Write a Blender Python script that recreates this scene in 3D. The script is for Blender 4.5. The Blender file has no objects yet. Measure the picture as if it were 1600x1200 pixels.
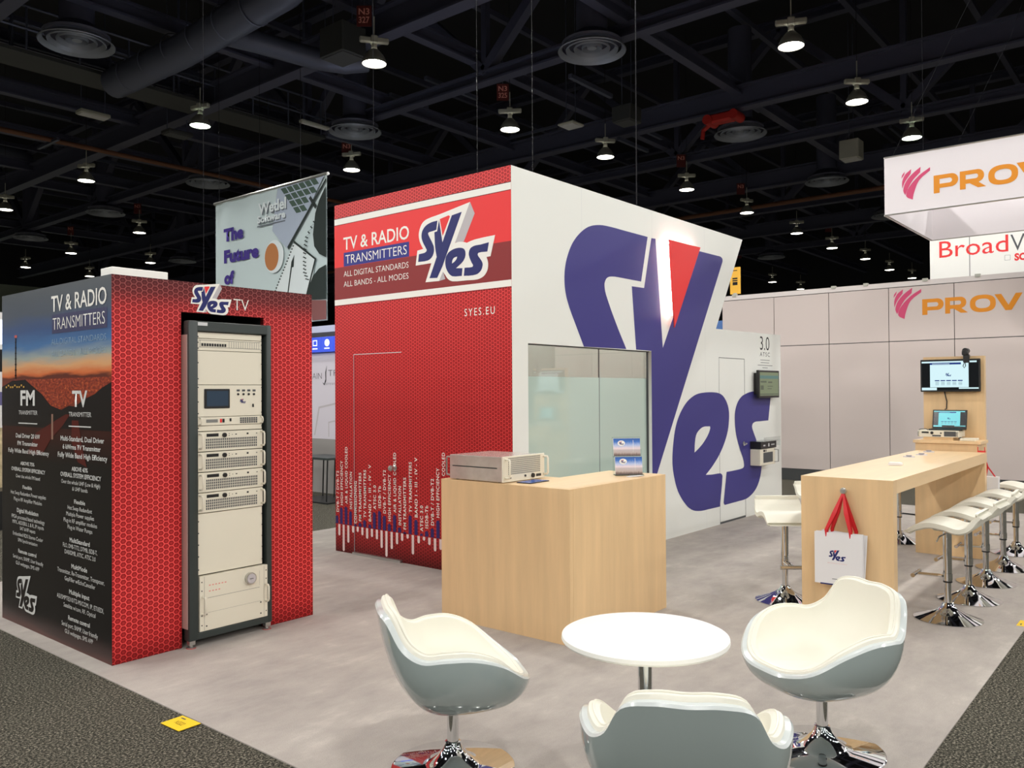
import bpy, bmesh, math, random
from mathutils import Vector, Matrix
R = math.radians
SC = bpy.context.scene
COL = SC.collection
random.seed(7)

# ---------------------------------------------------------------- camera
cam_d = bpy.data.cameras.new('camera'); cam = bpy.data.objects.new('camera', cam_d); COL.objects.link(cam)
YAW, PITCH, ROLL, FPX = 0.6919109, 0.0096569, -0.0063129, 1300.653
_f = Vector((math.cos(YAW)*math.cos(PITCH), math.sin(YAW)*math.cos(PITCH), math.sin(PITCH)))
_r = _f.cross(Vector((0, 0, 1))).normalized(); _u = _r.cross(_f)
_r2 = math.cos(ROLL)*_r + math.sin(ROLL)*_u; _u2 = -math.sin(ROLL)*_r + math.cos(ROLL)*_u
cam.matrix_world = Matrix(((_r2.x, _u2.x, -_f.x, 0), (_r2.y, _u2.y, -_f.y, 0), (_r2.z, _u2.z, -_f.z, 1.735), (0, 0, 0, 1)))
cam_d.sensor_fit = 'HORIZONTAL'; cam_d.sensor_width = 36.0; cam_d.lens = 36.0*FPX/1600
cam_d.clip_start = 0.05; cam_d.clip_end = 300
SC.camera = cam
# ---------------------------------------------------------------- world, exposure
w = bpy.data.worlds.new('hall_air'); SC.world = w; w.use_nodes = True
w.node_tree.nodes['Background'].inputs[0].default_value = (0.02, 0.02, 0.025, 1)
w.node_tree.nodes['Background'].inputs[1].default_value = 0.3
SC.view_settings.view_transform = 'Standard'; SC.view_settings.look = 'None'
SC.view_settings.gamma = 1; SC.view_settings.use_curve_mapping = False
SC.view_settings.exposure = 0.0
LAMP_WATT = 285.0
LAMP_COL = (1.0, 0.985, 0.96)

# ---------------------------------------------------------------- helpers
def lin(c):
    return tuple(((v/255)/12.92 if v/255 <= 0.04045 else ((v/255+0.055)/1.055)**2.4) for v in c)
def mat(name, rgb, rough=0.5, metal=0.0, spec=0.5, coat=0.0, emit=None, es=1.0):
    m = bpy.data.materials.new(name); m.use_nodes = True
    b = m.node_tree.nodes['Principled BSDF']; c = lin(rgb)
    b.inputs['Base Color'].default_value = (*c, 1); b.inputs['Roughness'].default_value = rough
    if 'print' in name and spec == 0.5: spec = 0.18
    b.inputs['Metallic'].default_value = metal; b.inputs['Specular IOR Level'].default_value = spec
    b.inputs['Coat Weight'].default_value = coat; b.inputs['Coat Roughness'].default_value = 0.05
    if emit:
        b.inputs['Emission Color'].default_value = (*lin(emit), 1); b.inputs['Emission Strength'].default_value = es
    return m
class NT:
    """small node-writing helper"""
    def __init__(s, m): s.t = m.node_tree; s.n = s.t.nodes; s.b = s.n['Principled BSDF']
    def new(s, t, **k):
        n = s.n.new(t)
        for a, v in k.items(): setattr(n, a, v)
        return n
    def set(s, sock, v):
        if hasattr(v, 'links') or hasattr(v, 'is_linked'): s.t.links.new(v, sock)
        else: sock.default_value = v
    def math(s, op, a, b=0.0, clamp=False):
        n = s.new('ShaderNodeMath', operation=op, use_clamp=clamp); s.set(n.inputs[0], a); s.set(n.inputs[1], b); return n.outputs[0]
    def vec(s, op, a, b=(0, 0, 0), c=(0, 0, 0)):
        n = s.new('ShaderNodeVectorMath', operation=op); s.set(n.inputs[0], a); s.set(n.inputs[1], b)
        if op in ('WRAP',): s.set(n.inputs[2], c)
        return n.outputs['Value'] if op in ('DOT_PRODUCT', 'LENGTH') else n.outputs[0]
    def ramp(s, f, stops, interp='LINEAR'):
        n = s.new('ShaderNodeValToRGB'); n.color_ramp.interpolation = interp; e = n.color_ramp.elements
        while len(e) < len(stops): e.new(0.5)
        for k, (p, c) in enumerate(stops):
            e[k].position = p; e[k].color = (*lin(c), 1)
        s.set(n.inputs[0], f); return n.outputs[0]
    def mix(s, f, a, b, blend='MIX'):
        n = s.new('ShaderNodeMix', data_type='RGBA', blend_type=blend)
        s.set(n.inputs[0], f); s.set(n.inputs[6], a); s.set(n.inputs[7], b); return n.outputs[2]
    def obj(s): return s.new('ShaderNodeTexCoord').outputs['Object']
    def noise(s, v, scale, detail=2.0, rough=0.5, out='Fac'):
        n = s.new('ShaderNodeTexNoise'); s.set(n.inputs['Vector'], v); n.inputs['Scale'].default_value = scale
        n.inputs['Detail'].default_value = detail; n.inputs['Roughness'].default_value = rough; return n.outputs[out]
    def base(s, c): s.t.links.new(c, s.b.inputs['Base Color'])
    def bump(s, h, strength, dist=0.01):
        n = s.new('ShaderNodeBump'); n.inputs['Strength'].default_value = strength; n.inputs['Distance'].default_value = dist
        s.set(n.inputs['Height'], h); s.t.links.new(n.outputs[0], s.b.inputs['Normal'])
def grain(name, rgb, rough, stretch, scale, amt, bump=0.0, spec=0.5):
    """a colour with procedural grain; stretch scales the object coordinates"""
    m = mat(name, rgb, rough, spec=spec); t = NT(m)
    v = t.vec('MULTIPLY', t.obj(), stretch); n = t.noise(v, scale, 4.0, 0.6)
    hi = tuple(min(255, c*(1+amt)) for c in rgb); lo = tuple(c*(1-amt) for c in rgb)
    t.base(t.ramp(n, [(0.3, lo), (0.7, hi)]))
    if bump: t.bump(n, bump, 0.004)
    return m
def root_of(o):
    while o.parent: o = o.parent
    return o
def link(name, me, m, parent=None, smooth=False):
    if smooth:
        for p in me.polygons: p.use_smooth = True
        me.set_sharp_from_angle(angle=R(38))
    if m is not None and not me.materials: me.materials.append(m)
    o = bpy.data.objects.new(name, me); COL.objects.link(o)
    if parent is not None:
        me.transform(Matrix.Translation(-root_of(parent).location)); o.parent = parent
    return o
def tag(o, label, cat, group=None, kind=None):
    o['label'] = label; o['category'] = cat
    if group: o['group'] = group
    if kind: o['kind'] = kind
    return o
def thing(name, label, cat, loc=(0, 0, 0), group=None, rz=0.0):
    o = bpy.data.objects.new(name, None); o.empty_display_size = 0.1; COL.objects.link(o)
    o.location = loc; o.rotation_euler = (0, 0, rz); return tag(o, label, cat, group)
def copy_tree(o, parent=None):
    c = o.copy(); COL.objects.link(c)
    if parent: c.parent = parent
    for ch in list(o.children): copy_tree(ch, c)
    return c
class MB:
    def __init__(s): s.bm = bmesh.new()
    def box(s, x0, y0, z0, x1, y1, z1, bev=0.0, seg=1):
        v = bmesh.ops.create_cube(s.bm, size=1.0)['verts']
        for p in v: p.co = Vector(((x0+x1)/2+p.co.x*(x1-x0), (y0+y1)/2+p.co.y*(y1-y0), (z0+z1)/2+p.co.z*(z1-z0)))
        if bev:
            e = list({e for p in v for e in p.link_edges})
            bmesh.ops.bevel(s.bm, geom=e, offset=bev, segments=seg, affect='EDGES', profile=0.5)
        return s
    def rbox(s, c, size, rot, bev=0.0):
        """box of given size centred at c with a rotation matrix"""
        v = bmesh.ops.create_cube(s.bm, size=1.0)['verts']; c = Vector(c)
        if bev:
            for p in v: p.co = Vector((p.co.x*size[0], p.co.y*size[1], p.co.z*size[2]))
            r = bmesh.ops.bevel(s.bm, geom=list({e for p in v for e in p.link_edges}), offset=bev, segments=1, affect='EDGES', profile=0.5)
            v = list({q for f in r['faces'] for q in f.verts} | {p for p in v if p.is_valid})
            for p in v: p.co = c + rot @ p.co
        else:
            for p in v: p.co = c + rot @ Vector((p.co.x*size[0], p.co.y*size[1], p.co.z*size[2]))
        return s
    def ring(s, c, ax, r, n):
        ax = Vector(ax).normalized(); h = Vector((0, 0, 1)) if abs(ax.z) < 0.9 else Vector((1, 0, 0))
        a = ax.cross(h).normalized(); b = ax.cross(a)
        return [s.bm.verts.new(Vector(c)+r*(math.cos(2*math.pi*k/n)*a+math.sin(2*math.pi*k/n)*b)) for k in range(n)]
    def skin(s, rings, caps=True, closed=False):
        n = len(rings[0]); R_ = list(zip(rings, rings[1:])) + ([(rings[-1], rings[0])] if closed else [])
        for A, B in R_:
            for k in range(n):
                f = (A[k], A[(k+1) % n], B[(k+1) % n], B[k])
                s.bm.faces.new(f)
        if caps and not closed:
            s.bm.faces.new(list(reversed(rings[0]))); s.bm.faces.new(rings[-1])
        return s
    def cyl(s, p0, p1, r0, r1=None, n=12, caps=True):
        p0 = Vector(p0); p1 = Vector(p1); r1 = r0 if r1 is None else r1
        return s.skin([s.ring(p0, p1-p0, r0, n), s.ring(p1, p1-p0, r1, n)], caps)
    def tube(s, pts, r, n=6):
        pts = [Vector(p) for p in pts]; rings = []
        for k, p in enumerate(pts):
            t = (pts[min(k+1, len(pts)-1)]-pts[max(k-1, 0)])
            rings.append(s.ring(p, t, r, n))
        # keep rings untwisted
        for A, B in zip(rings, rings[1:]):
            best = min(range(n), key=lambda o: sum((A[i].co-B[(i+o) % n].co).length for i in range(n)))
            B[:] = B[best:]+B[:best]
        return s.skin(rings)
    def lathe(s, prof, c=(0, 0, 0), n=24, caps=True):
        rings = [[s.bm.verts.new((c[0]+r*math.cos(2*math.pi*k/n), c[1]+r*math.sin(2*math.pi*k/n), c[2]+z)) for k in range(n)] for r, z in prof]
        return s.skin(rings, caps)
    def quad(s, *p):
        s.bm.faces.new([s.bm.verts.new(q) for q in p]); return s
    def build(s, name, m, parent=None, smooth=False):
        bmesh.ops.recalc_face_normals(s.bm, faces=s.bm.faces)
        me = bpy.data.meshes.new(name); s.bm.to_mesh(me); s.bm.free()
        return link(name, me, m, parent, smooth)
def box(name, a, b, m, parent=None, bev=0.0):
    return MB().box(min(a[0], b[0]), min(a[1], b[1]), min(a[2], b[2]), max(a[0], b[0]), max(a[1], b[1]), max(a[2], b[2]), bev).build(name, m, parent)
class Plane:
    """a frame on a surface: o + u*U + v*V, N points out of the surface"""
    def __init__(s, o, U, V=(0, 0, 1)):
        s.o = Vector(o); s.U = Vector(U).normalized(); s.V = Vector(V).normalized(); s.N = s.U.cross(s.V)
    def at(s, u, v, n=0.0): return s.o+u*s.U+v*s.V+n*s.N
    def apply(s, me, off, sx=1, sy=1, dx=0, dy=0):
        for v in me.vertices:
            x, y, z = v.co; v.co = s.at(x*sx+dx, y*sy+dy, z+off)
def flat(name, polys, pl, m, parent=None, off=0.0015, th=0.0):
    """flat filled outline(s) on a plane, holes by overlap; th makes it a raised plate"""
    c = bpy.data.curves.new('outline', 'CURVE'); c.dimensions = '2D'; c.fill_mode = 'BOTH'; c.extrude = th/2
    for p in polys:
        s = c.splines.new('POLY'); s.points.add(len(p)-1); s.use_cyclic_u = True
        for k, q in enumerate(p): s.points[k].co = (q[0], q[1], 0, 1)
    t = bpy.data.objects.new('outline', c); me = bpy.data.meshes.new_from_object(t)
    bpy.data.objects.remove(t); bpy.data.curves.remove(c)
    me.materials.clear(); pl.apply(me, off+th/2)
    return link(name, me, m, parent)
def rects(name, rs, pl, m, parent=None, off=0.0015):
    b = MB()
    for u0, v0, u1, v1 in rs: b.quad(pl.at(u0, v0, off), pl.at(u1, v0, off), pl.at(u1, v1, off), pl.at(u0, v1, off))
    return b.build(name, m, parent)
def text_mesh(body, bold=0.0, res=3, shear=0.0, spacing=1.0):
    c = bpy.data.curves.new('writing', 'FONT'); c.body = body; c.size = 1.0; c.resolution_u = res; c.offset = bold; c.shear = shear; c.space_character = spacing
    t = bpy.data.objects.new('writing', c); me = bpy.data.meshes.new_from_object(t)
    bpy.data.objects.remove(t); bpy.data.curves.remove(c); me.materials.clear(); return me
def text(name, lines, pl, m, parent=None, off=0.003):
    """lines: (string, u0, v0, width, height, bold[, spacing]) - left end, baseline; all joined in one print"""
    if len(lines) > 1:
        for L in lines: o = text(name, [L], pl, m, parent, off)
        return o
    name = name.replace('lettering', 'lettering_line'); bm = bmesh.new()
    for L in lines:
        s, u, v, wd, ht, bd = L[:6]; me = text_mesh(s, bd, spacing=L[6] if len(L) > 6 else 1.0)
        if not me.vertices: continue
        xs = [p.co.x for p in me.vertices]; x0, x1 = min(xs), max(xs)
        cap = 0.729
        sx = wd/(x1-x0) if wd else ht/cap
        pl.apply(me, off, sx, ht/cap, u-x0*sx, v); bm.from_mesh(me); bpy.data.meshes.remove(me)
    me = bpy.data.meshes.new(name); bm.to_mesh(me); bm.free()
    return link(name, me, m, parent)
# outlines of the printed marks, in metres on their own surfaces
BIG = {"S":[[[8.234,3.482],[8.123,3.482],[8.014,3.482],[7.906,3.482],[7.801,3.482],[7.7,3.482],[7.6,3.483],[7.502,3.483],[7.405,3.481],[7.357,3.479],[7.31,3.476],[7.263,3.471],[7.216,3.464],[7.174,3.456],[7.133,3.447],[7.093,3.435],[7.054,3.422],[7.014,3.404],[6.976,3.384],[6.94,3.362],[6.907,3.34],[6.872,3.314],[6.84,3.288],[6.81,3.26],[6.783,3.232],[6.759,3.204],[6.738,3.175],[6.719,3.146],[6.702,3.116],[6.687,3.087],[6.673,3.058],[6.661,3.029],[6.651,3.0],[6.644,2.973],[6.638,2.946],[6.633,2.92],[6.63,2.893],[6.628,2.867],[6.628,2.841],[6.629,2.815],[6.631,2.789],[6.635,2.761],[6.641,2.732],[6.648,2.704],[6.657,2.676],[6.668,2.648],[6.682,2.62],[6.696,2.592],[6.711,2.564],[6.733,2.528],[6.756,2.491],[6.78,2.455],[6.804,2.419],[6.841,2.362],[6.879,2.305],[6.917,2.247],[6.955,2.19],[7.763,2.195],[7.709,2.266],[7.654,2.336],[7.601,2.406],[7.551,2.476],[7.503,2.544],[7.457,2.612],[7.413,2.681],[7.372,2.749],[7.362,2.769],[7.354,2.79],[7.348,2.811],[7.344,2.833],[7.343,2.847],[7.343,2.861],[7.346,2.875],[7.352,2.889],[7.359,2.901],[7.369,2.913],[7.382,2.925],[7.397,2.935],[7.415,2.942],[7.435,2.948],[7.456,2.952],[7.477,2.955],[7.508,2.958],[7.54,2.96],[7.572,2.96],[7.604,2.961],[7.663,2.961],[7.722,2.961],[7.782,2.961],[7.842,2.961],[7.902,2.961],[7.962,2.961],[8.023,2.961],[8.085,2.961]]],"Y":[[[8.317,3.48],[8.148,2.895],[7.885,2.89],[7.966,2.195],[8.297,2.194],[8.299,0.794],[8.404,0.786],[10.148,3.426],[10.148,3.439],[10.148,3.452],[10.142,3.463],[10.127,3.472],[10.107,3.479],[10.084,3.484],[10.065,3.485],[10.043,3.485],[10.022,3.484],[9.397,3.479],[8.56,2.237],[8.41,3.486]]],"e":[[[10.009,0.237],[9.941,0.237],[9.873,0.237],[9.805,0.238],[9.739,0.238],[9.661,0.239],[9.585,0.238],[9.509,0.24],[9.433,0.245],[9.38,0.251],[9.327,0.259],[9.276,0.271],[9.228,0.286],[9.179,0.307],[9.134,0.33],[9.095,0.356],[9.059,0.382],[9.01,0.42],[8.967,0.459],[8.928,0.499],[8.894,0.539],[8.864,0.584],[8.839,0.629],[8.819,0.675],[8.802,0.72],[8.787,0.764],[8.775,0.807],[8.768,0.851],[8.764,0.894],[8.765,0.95],[8.77,1.006],[8.778,1.062],[8.789,1.117],[8.801,1.166],[8.814,1.216],[8.831,1.265],[8.852,1.313],[8.874,1.353],[8.9,1.393],[8.931,1.432],[8.965,1.47],[9.001,1.504],[9.042,1.538],[9.086,1.571],[9.137,1.602],[9.181,1.625],[9.23,1.646],[9.284,1.665],[9.341,1.682],[9.39,1.693],[9.441,1.701],[9.496,1.707],[9.551,1.711],[9.634,1.715],[9.72,1.717],[9.806,1.717],[9.893,1.714],[9.944,1.711],[9.994,1.705],[10.043,1.696],[10.087,1.684],[10.127,1.667],[10.162,1.647],[10.191,1.625],[10.218,1.602],[10.242,1.577],[10.262,1.551],[10.277,1.525],[10.289,1.498],[10.299,1.468],[10.304,1.439],[10.305,1.409],[10.304,1.379],[10.298,1.335],[10.29,1.291],[10.277,1.247],[10.26,1.204],[10.236,1.16],[10.208,1.117],[10.175,1.074],[10.14,1.033],[10.103,0.994],[10.062,0.956],[10.019,0.919],[9.973,0.883],[9.928,0.851],[9.88,0.82],[9.83,0.789],[9.78,0.76],[9.74,0.739],[9.699,0.718],[9.658,0.698],[9.617,0.678],[9.665,0.675],[9.713,0.672],[9.761,0.67],[9.81,0.668],[9.857,0.668],[9.905,0.668],[9.953,0.668],[10.001,0.667],[10.017,0.666],[10.033,0.664],[10.047,0.66],[10.06,0.655],[10.073,0.647],[10.083,0.639],[10.09,0.63],[10.092,0.621],[10.076,0.524],[10.055,0.428],[10.032,0.332]],[[9.322,0.977],[9.325,1.008],[9.327,1.04],[9.33,1.071],[9.336,1.103],[9.342,1.127],[9.35,1.151],[9.361,1.175],[9.376,1.197],[9.393,1.214],[9.415,1.229],[9.439,1.243],[9.467,1.256],[9.49,1.265],[9.516,1.274],[9.543,1.28],[9.573,1.284],[9.614,1.287],[9.657,1.286],[9.7,1.285],[9.743,1.284],[9.746,1.278],[9.75,1.272],[9.752,1.265],[9.752,1.259],[9.741,1.24],[9.728,1.221],[9.712,1.202],[9.694,1.184],[9.666,1.159],[9.636,1.136],[9.603,1.113],[9.57,1.091],[9.541,1.074],[9.511,1.058],[9.48,1.043],[9.448,1.028],[9.417,1.014],[9.386,1.002],[9.354,0.989]]],"s":[[[10.15,0.243],[10.118,0.273],[10.216,0.669],[10.262,0.669],[10.308,0.669],[10.355,0.669],[10.402,0.67],[10.472,0.671],[10.542,0.672],[10.612,0.674],[10.682,0.678],[10.702,0.681],[10.72,0.684],[10.735,0.69],[10.747,0.696],[10.755,0.707],[10.758,0.718],[10.757,0.73],[10.755,0.742],[10.75,0.761],[10.742,0.781],[10.732,0.8],[10.721,0.82],[10.696,0.856],[10.669,0.892],[10.641,0.927],[10.617,0.963],[10.588,1.009],[10.56,1.056],[10.536,1.102],[10.515,1.148],[10.5,1.194],[10.489,1.239],[10.482,1.284],[10.478,1.33],[10.476,1.363],[10.478,1.397],[10.484,1.431],[10.494,1.464],[10.508,1.494],[10.526,1.525],[10.549,1.554],[10.577,1.583],[10.602,1.603],[10.631,1.622],[10.665,1.64],[10.703,1.657],[10.735,1.669],[10.771,1.678],[10.809,1.687],[10.848,1.694],[10.892,1.703],[10.938,1.71],[10.985,1.716],[11.033,1.72],[11.108,1.723],[11.184,1.724],[11.26,1.725],[11.338,1.725],[11.429,1.726],[11.521,1.726],[11.614,1.727],[11.709,1.727],[11.594,1.303],[11.526,1.303],[11.46,1.302],[11.394,1.301],[11.329,1.3],[11.28,1.3],[11.231,1.3],[11.183,1.3],[11.137,1.297],[11.112,1.293],[11.089,1.288],[11.069,1.281],[11.053,1.273],[11.041,1.263],[11.033,1.251],[11.029,1.239],[11.03,1.227],[11.037,1.209],[11.048,1.191],[11.063,1.173],[11.077,1.155],[11.099,1.127],[11.123,1.099],[11.147,1.07],[11.169,1.042],[11.199,1.001],[11.228,0.961],[11.255,0.92],[11.28,0.878],[11.298,0.846],[11.314,0.814],[11.327,0.781],[11.336,0.748],[11.34,0.716],[11.341,0.685],[11.339,0.653],[11.333,0.622],[11.323,0.587],[11.309,0.552],[11.292,0.518],[11.271,0.485],[11.248,0.454],[11.221,0.425],[11.19,0.396],[11.154,0.369],[11.121,0.349],[11.085,0.331],[11.045,0.314],[11.002,0.298],[10.96,0.285],[10.915,0.273],[10.867,0.262],[10.817,0.255],[10.747,0.25],[10.675,0.248],[10.603,0.248],[10.532,0.247],[10.435,0.246],[10.339,0.245],[10.244,0.244]]],"tri":[[[8.58,3.489],[9.357,3.498],[8.688,2.476]]]}
LOGO = {"plate":[[[0.705,0.705],[0.583,0.687],[0.458,0.668],[0.331,0.649],[0.273,0.642],[0.215,0.636],[0.158,0.626],[0.134,0.62],[0.113,0.61],[0.095,0.598],[0.08,0.582],[0.068,0.564],[0.058,0.545],[0.051,0.526],[0.046,0.507],[0.044,0.488],[0.046,0.468],[0.051,0.447],[0.057,0.427],[0.066,0.409],[0.077,0.39],[0.088,0.372],[0.093,0.365],[0.098,0.359],[0.104,0.352],[0.025,0.344],[0.0,0.204],[0.211,0.206],[0.132,0.034],[0.311,0.03],[0.361,0.112],[0.371,0.1],[0.381,0.088],[0.391,0.077],[0.401,0.063],[0.412,0.05],[0.425,0.038],[0.443,0.026],[0.463,0.017],[0.484,0.011],[0.542,0.006],[0.6,0.005],[0.657,0.004],[0.701,0.002],[0.745,0.0],[0.788,0.001],[0.814,0.005],[0.839,0.012],[0.862,0.022],[0.881,0.036],[0.896,0.053],[0.908,0.072],[0.914,0.092],[0.917,0.112],[0.917,0.133],[0.913,0.152],[0.906,0.17],[0.899,0.189],[0.945,0.191],[1.0,0.371],[0.931,0.369],[0.861,0.367],[0.791,0.363],[0.762,0.361],[0.734,0.357],[0.707,0.353],[0.692,0.349],[0.678,0.346],[0.664,0.342],[0.65,0.347],[0.636,0.352],[0.621,0.356],[0.602,0.359],[0.583,0.362],[0.564,0.363],[0.548,0.362],[0.532,0.36],[0.516,0.358]]],"side":[[[0.705,0.705],[0.76,0.595],[0.626,0.359],[0.516,0.361]],[[0.311,0.03],[0.391,0.041],[0.361,0.115]]],"S":[[[0.295,0.593],[0.269,0.592],[0.244,0.591],[0.219,0.589],[0.194,0.584],[0.169,0.578],[0.147,0.569],[0.129,0.559],[0.113,0.546],[0.1,0.532],[0.091,0.517],[0.085,0.5],[0.082,0.483],[0.082,0.468],[0.084,0.453],[0.089,0.438],[0.096,0.422],[0.105,0.407],[0.114,0.391],[0.125,0.377],[0.135,0.362],[0.145,0.347],[0.149,0.341],[0.151,0.335],[0.15,0.329],[0.144,0.322],[0.135,0.317],[0.124,0.313],[0.099,0.31],[0.073,0.309],[0.046,0.307],[0.035,0.235],[0.065,0.234],[0.094,0.233],[0.124,0.233],[0.145,0.234],[0.166,0.236],[0.186,0.241],[0.202,0.249],[0.215,0.258],[0.227,0.269],[0.236,0.282],[0.243,0.296],[0.247,0.31],[0.249,0.325],[0.248,0.339],[0.246,0.354],[0.24,0.37],[0.231,0.385],[0.223,0.4],[0.213,0.416],[0.202,0.432],[0.192,0.447],[0.185,0.459],[0.177,0.471],[0.172,0.483],[0.171,0.488],[0.173,0.493],[0.177,0.496],[0.19,0.5],[0.204,0.501],[0.218,0.502],[0.239,0.504],[0.259,0.506],[0.279,0.509]]],"Y":[[[0.315,0.596],[0.289,0.494],[0.254,0.49],[0.256,0.442],[0.258,0.393],[0.263,0.345],[0.268,0.315],[0.275,0.286],[0.282,0.256],[0.186,0.067],[0.288,0.061],[0.357,0.162],[0.604,0.631],[0.479,0.616],[0.358,0.384]]],"tri":[[[0.325,0.603],[0.439,0.622],[0.457,0.61],[0.361,0.441]]],"e":[[[0.6,0.05],[0.561,0.051],[0.523,0.052],[0.484,0.057],[0.465,0.065],[0.449,0.077],[0.435,0.09],[0.421,0.107],[0.41,0.125],[0.401,0.143],[0.396,0.16],[0.393,0.177],[0.392,0.194],[0.393,0.211],[0.396,0.228],[0.402,0.243],[0.411,0.258],[0.423,0.271],[0.437,0.282],[0.455,0.291],[0.475,0.298],[0.496,0.304],[0.518,0.307],[0.54,0.309],[0.564,0.309],[0.583,0.307],[0.603,0.303],[0.621,0.296],[0.632,0.288],[0.64,0.277],[0.645,0.266],[0.647,0.252],[0.647,0.237],[0.644,0.224],[0.639,0.21],[0.63,0.197],[0.62,0.184],[0.606,0.172],[0.589,0.161],[0.572,0.151],[0.558,0.143],[0.543,0.135],[0.528,0.127],[0.608,0.119]],[[0.477,0.175],[0.479,0.185],[0.481,0.196],[0.485,0.206],[0.49,0.213],[0.497,0.22],[0.505,0.225],[0.517,0.228],[0.53,0.23],[0.544,0.231],[0.541,0.223],[0.538,0.215],[0.534,0.208],[0.525,0.2],[0.515,0.193],[0.505,0.186],[0.496,0.182],[0.487,0.178]]],"s":[[[0.928,0.316],[0.894,0.313],[0.861,0.31],[0.827,0.307],[0.802,0.307],[0.777,0.307],[0.753,0.305],[0.736,0.301],[0.719,0.295],[0.706,0.287],[0.696,0.275],[0.69,0.261],[0.687,0.247],[0.687,0.233],[0.691,0.219],[0.696,0.204],[0.703,0.189],[0.711,0.175],[0.719,0.16],[0.726,0.15],[0.734,0.141],[0.738,0.131],[0.736,0.125],[0.731,0.12],[0.724,0.118],[0.694,0.117],[0.664,0.119],[0.634,0.12],[0.624,0.048],[0.654,0.046],[0.684,0.043],[0.714,0.043],[0.739,0.043],[0.765,0.045],[0.788,0.049],[0.806,0.057],[0.822,0.067],[0.835,0.079],[0.844,0.094],[0.85,0.109],[0.853,0.126],[0.852,0.138],[0.847,0.15],[0.84,0.161],[0.83,0.174],[0.819,0.187],[0.808,0.199],[0.802,0.206],[0.797,0.214],[0.794,0.221],[0.796,0.228],[0.801,0.234],[0.808,0.237],[0.841,0.239],[0.875,0.237],[0.909,0.236]]]}
SWOOSH = [[[0.46,0.514],[0.401,0.479],[0.341,0.444],[0.285,0.403],[0.227,0.349],[0.172,0.291],[0.124,0.226],[0.096,0.18],[0.075,0.128],[0.074,0.075],[0.099,0.042],[0.139,0.021],[0.18,0.0],[0.186,0.04],[0.193,0.08],[0.203,0.118],[0.225,0.188],[0.25,0.256],[0.285,0.317],[0.337,0.37],[0.398,0.414],[0.459,0.457]],[[0.312,0.547],[0.271,0.52],[0.23,0.492],[0.191,0.461],[0.149,0.422],[0.11,0.38],[0.077,0.333],[0.053,0.286],[0.036,0.235],[0.027,0.182],[0.032,0.152],[0.045,0.123],[0.058,0.093],[0.074,0.133],[0.09,0.172],[0.108,0.21],[0.133,0.256],[0.16,0.3],[0.189,0.342],[0.225,0.381],[0.264,0.417],[0.302,0.453]],[[0.159,0.533],[0.126,0.508],[0.092,0.484],[0.062,0.455],[0.04,0.419],[0.024,0.38],[0.012,0.338],[0.009,0.298],[0.01,0.258],[0.011,0.217],[0.027,0.257],[0.042,0.297],[0.061,0.334],[0.09,0.377],[0.121,0.417],[0.152,0.458]],[[0.056,0.507],[0.04,0.488],[0.024,0.469],[0.01,0.448],[0.005,0.43],[0.002,0.41],[0.0,0.391],[0.046,0.452]]]
# ---------------------------------------------------------------- materials
def hexmat(name, axis, s, aspect, grade):
    """printed honeycomb: flat-topped cells s high; grade = list of (height, factor) of the print's own fade"""
    m = mat(name, (200, 50, 50), 0.42, spec=0.18); t = NT(m)
    sep = t.new('ShaderNodeSeparateXYZ'); t.t.links.new(t.obj(), sep.inputs[0])
    u = sep.outputs[axis]; z = sep.outputs[2]
    comb = t.new('ShaderNodeCombineXYZ'); t.set(comb.inputs[0], t.math('MULTIPLY', z, 1/s)); t.set(comb.inputs[1], t.math('MULTIPLY', u, aspect/s))
    p = comb.outputs[0]; h = (0.5, 0.8660254, 1.0); nh = (-0.5, -0.8660254, -1.0)
    a = t.vec('WRAP', p, h, nh); b = t.vec('WRAP', t.vec('SUBTRACT', p, (0.5, 0.8660254, 0)), h, nh)
    la, lb = t.vec('LENGTH', a), t.vec('LENGTH', b)
    f = t.math('LESS_THAN', la, lb)
    mx = t.new('ShaderNodeMix', data_type='VECTOR'); t.set(mx.inputs[0], f); t.set(mx.inputs[4], b); t.set(mx.inputs[5], a)
    g = mx.outputs[1]; ga = t.vec('ABSOLUTE', g)
    sg = t.new('ShaderNodeSeparateXYZ'); t.t.links.new(ga, sg.inputs[0])
    d = t.math('MAXIMUM', sg.outputs[0], t.vec('DOT_PRODUCT', ga, (0.5, 0.8660254, 0)))
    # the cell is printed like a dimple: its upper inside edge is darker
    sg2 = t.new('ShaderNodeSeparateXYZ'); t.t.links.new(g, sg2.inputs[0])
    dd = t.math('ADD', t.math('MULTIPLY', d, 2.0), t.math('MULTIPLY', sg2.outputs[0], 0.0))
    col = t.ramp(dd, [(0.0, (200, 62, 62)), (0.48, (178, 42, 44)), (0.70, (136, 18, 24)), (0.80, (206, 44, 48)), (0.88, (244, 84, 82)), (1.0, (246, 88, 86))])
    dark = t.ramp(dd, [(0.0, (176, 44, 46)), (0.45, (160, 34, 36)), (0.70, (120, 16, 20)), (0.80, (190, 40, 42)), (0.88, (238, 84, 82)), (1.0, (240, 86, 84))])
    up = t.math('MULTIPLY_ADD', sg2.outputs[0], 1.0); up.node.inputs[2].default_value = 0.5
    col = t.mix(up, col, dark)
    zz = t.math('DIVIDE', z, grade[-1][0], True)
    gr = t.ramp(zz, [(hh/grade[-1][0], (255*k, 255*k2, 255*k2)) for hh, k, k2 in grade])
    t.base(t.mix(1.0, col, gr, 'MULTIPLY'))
    return m
M = {}
M['white'] = mat('white_laminate', (240, 239, 232), 0.45)
M['wall_white'] = mat('white_panel_print', (229, 230, 224), 0.5)
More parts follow.
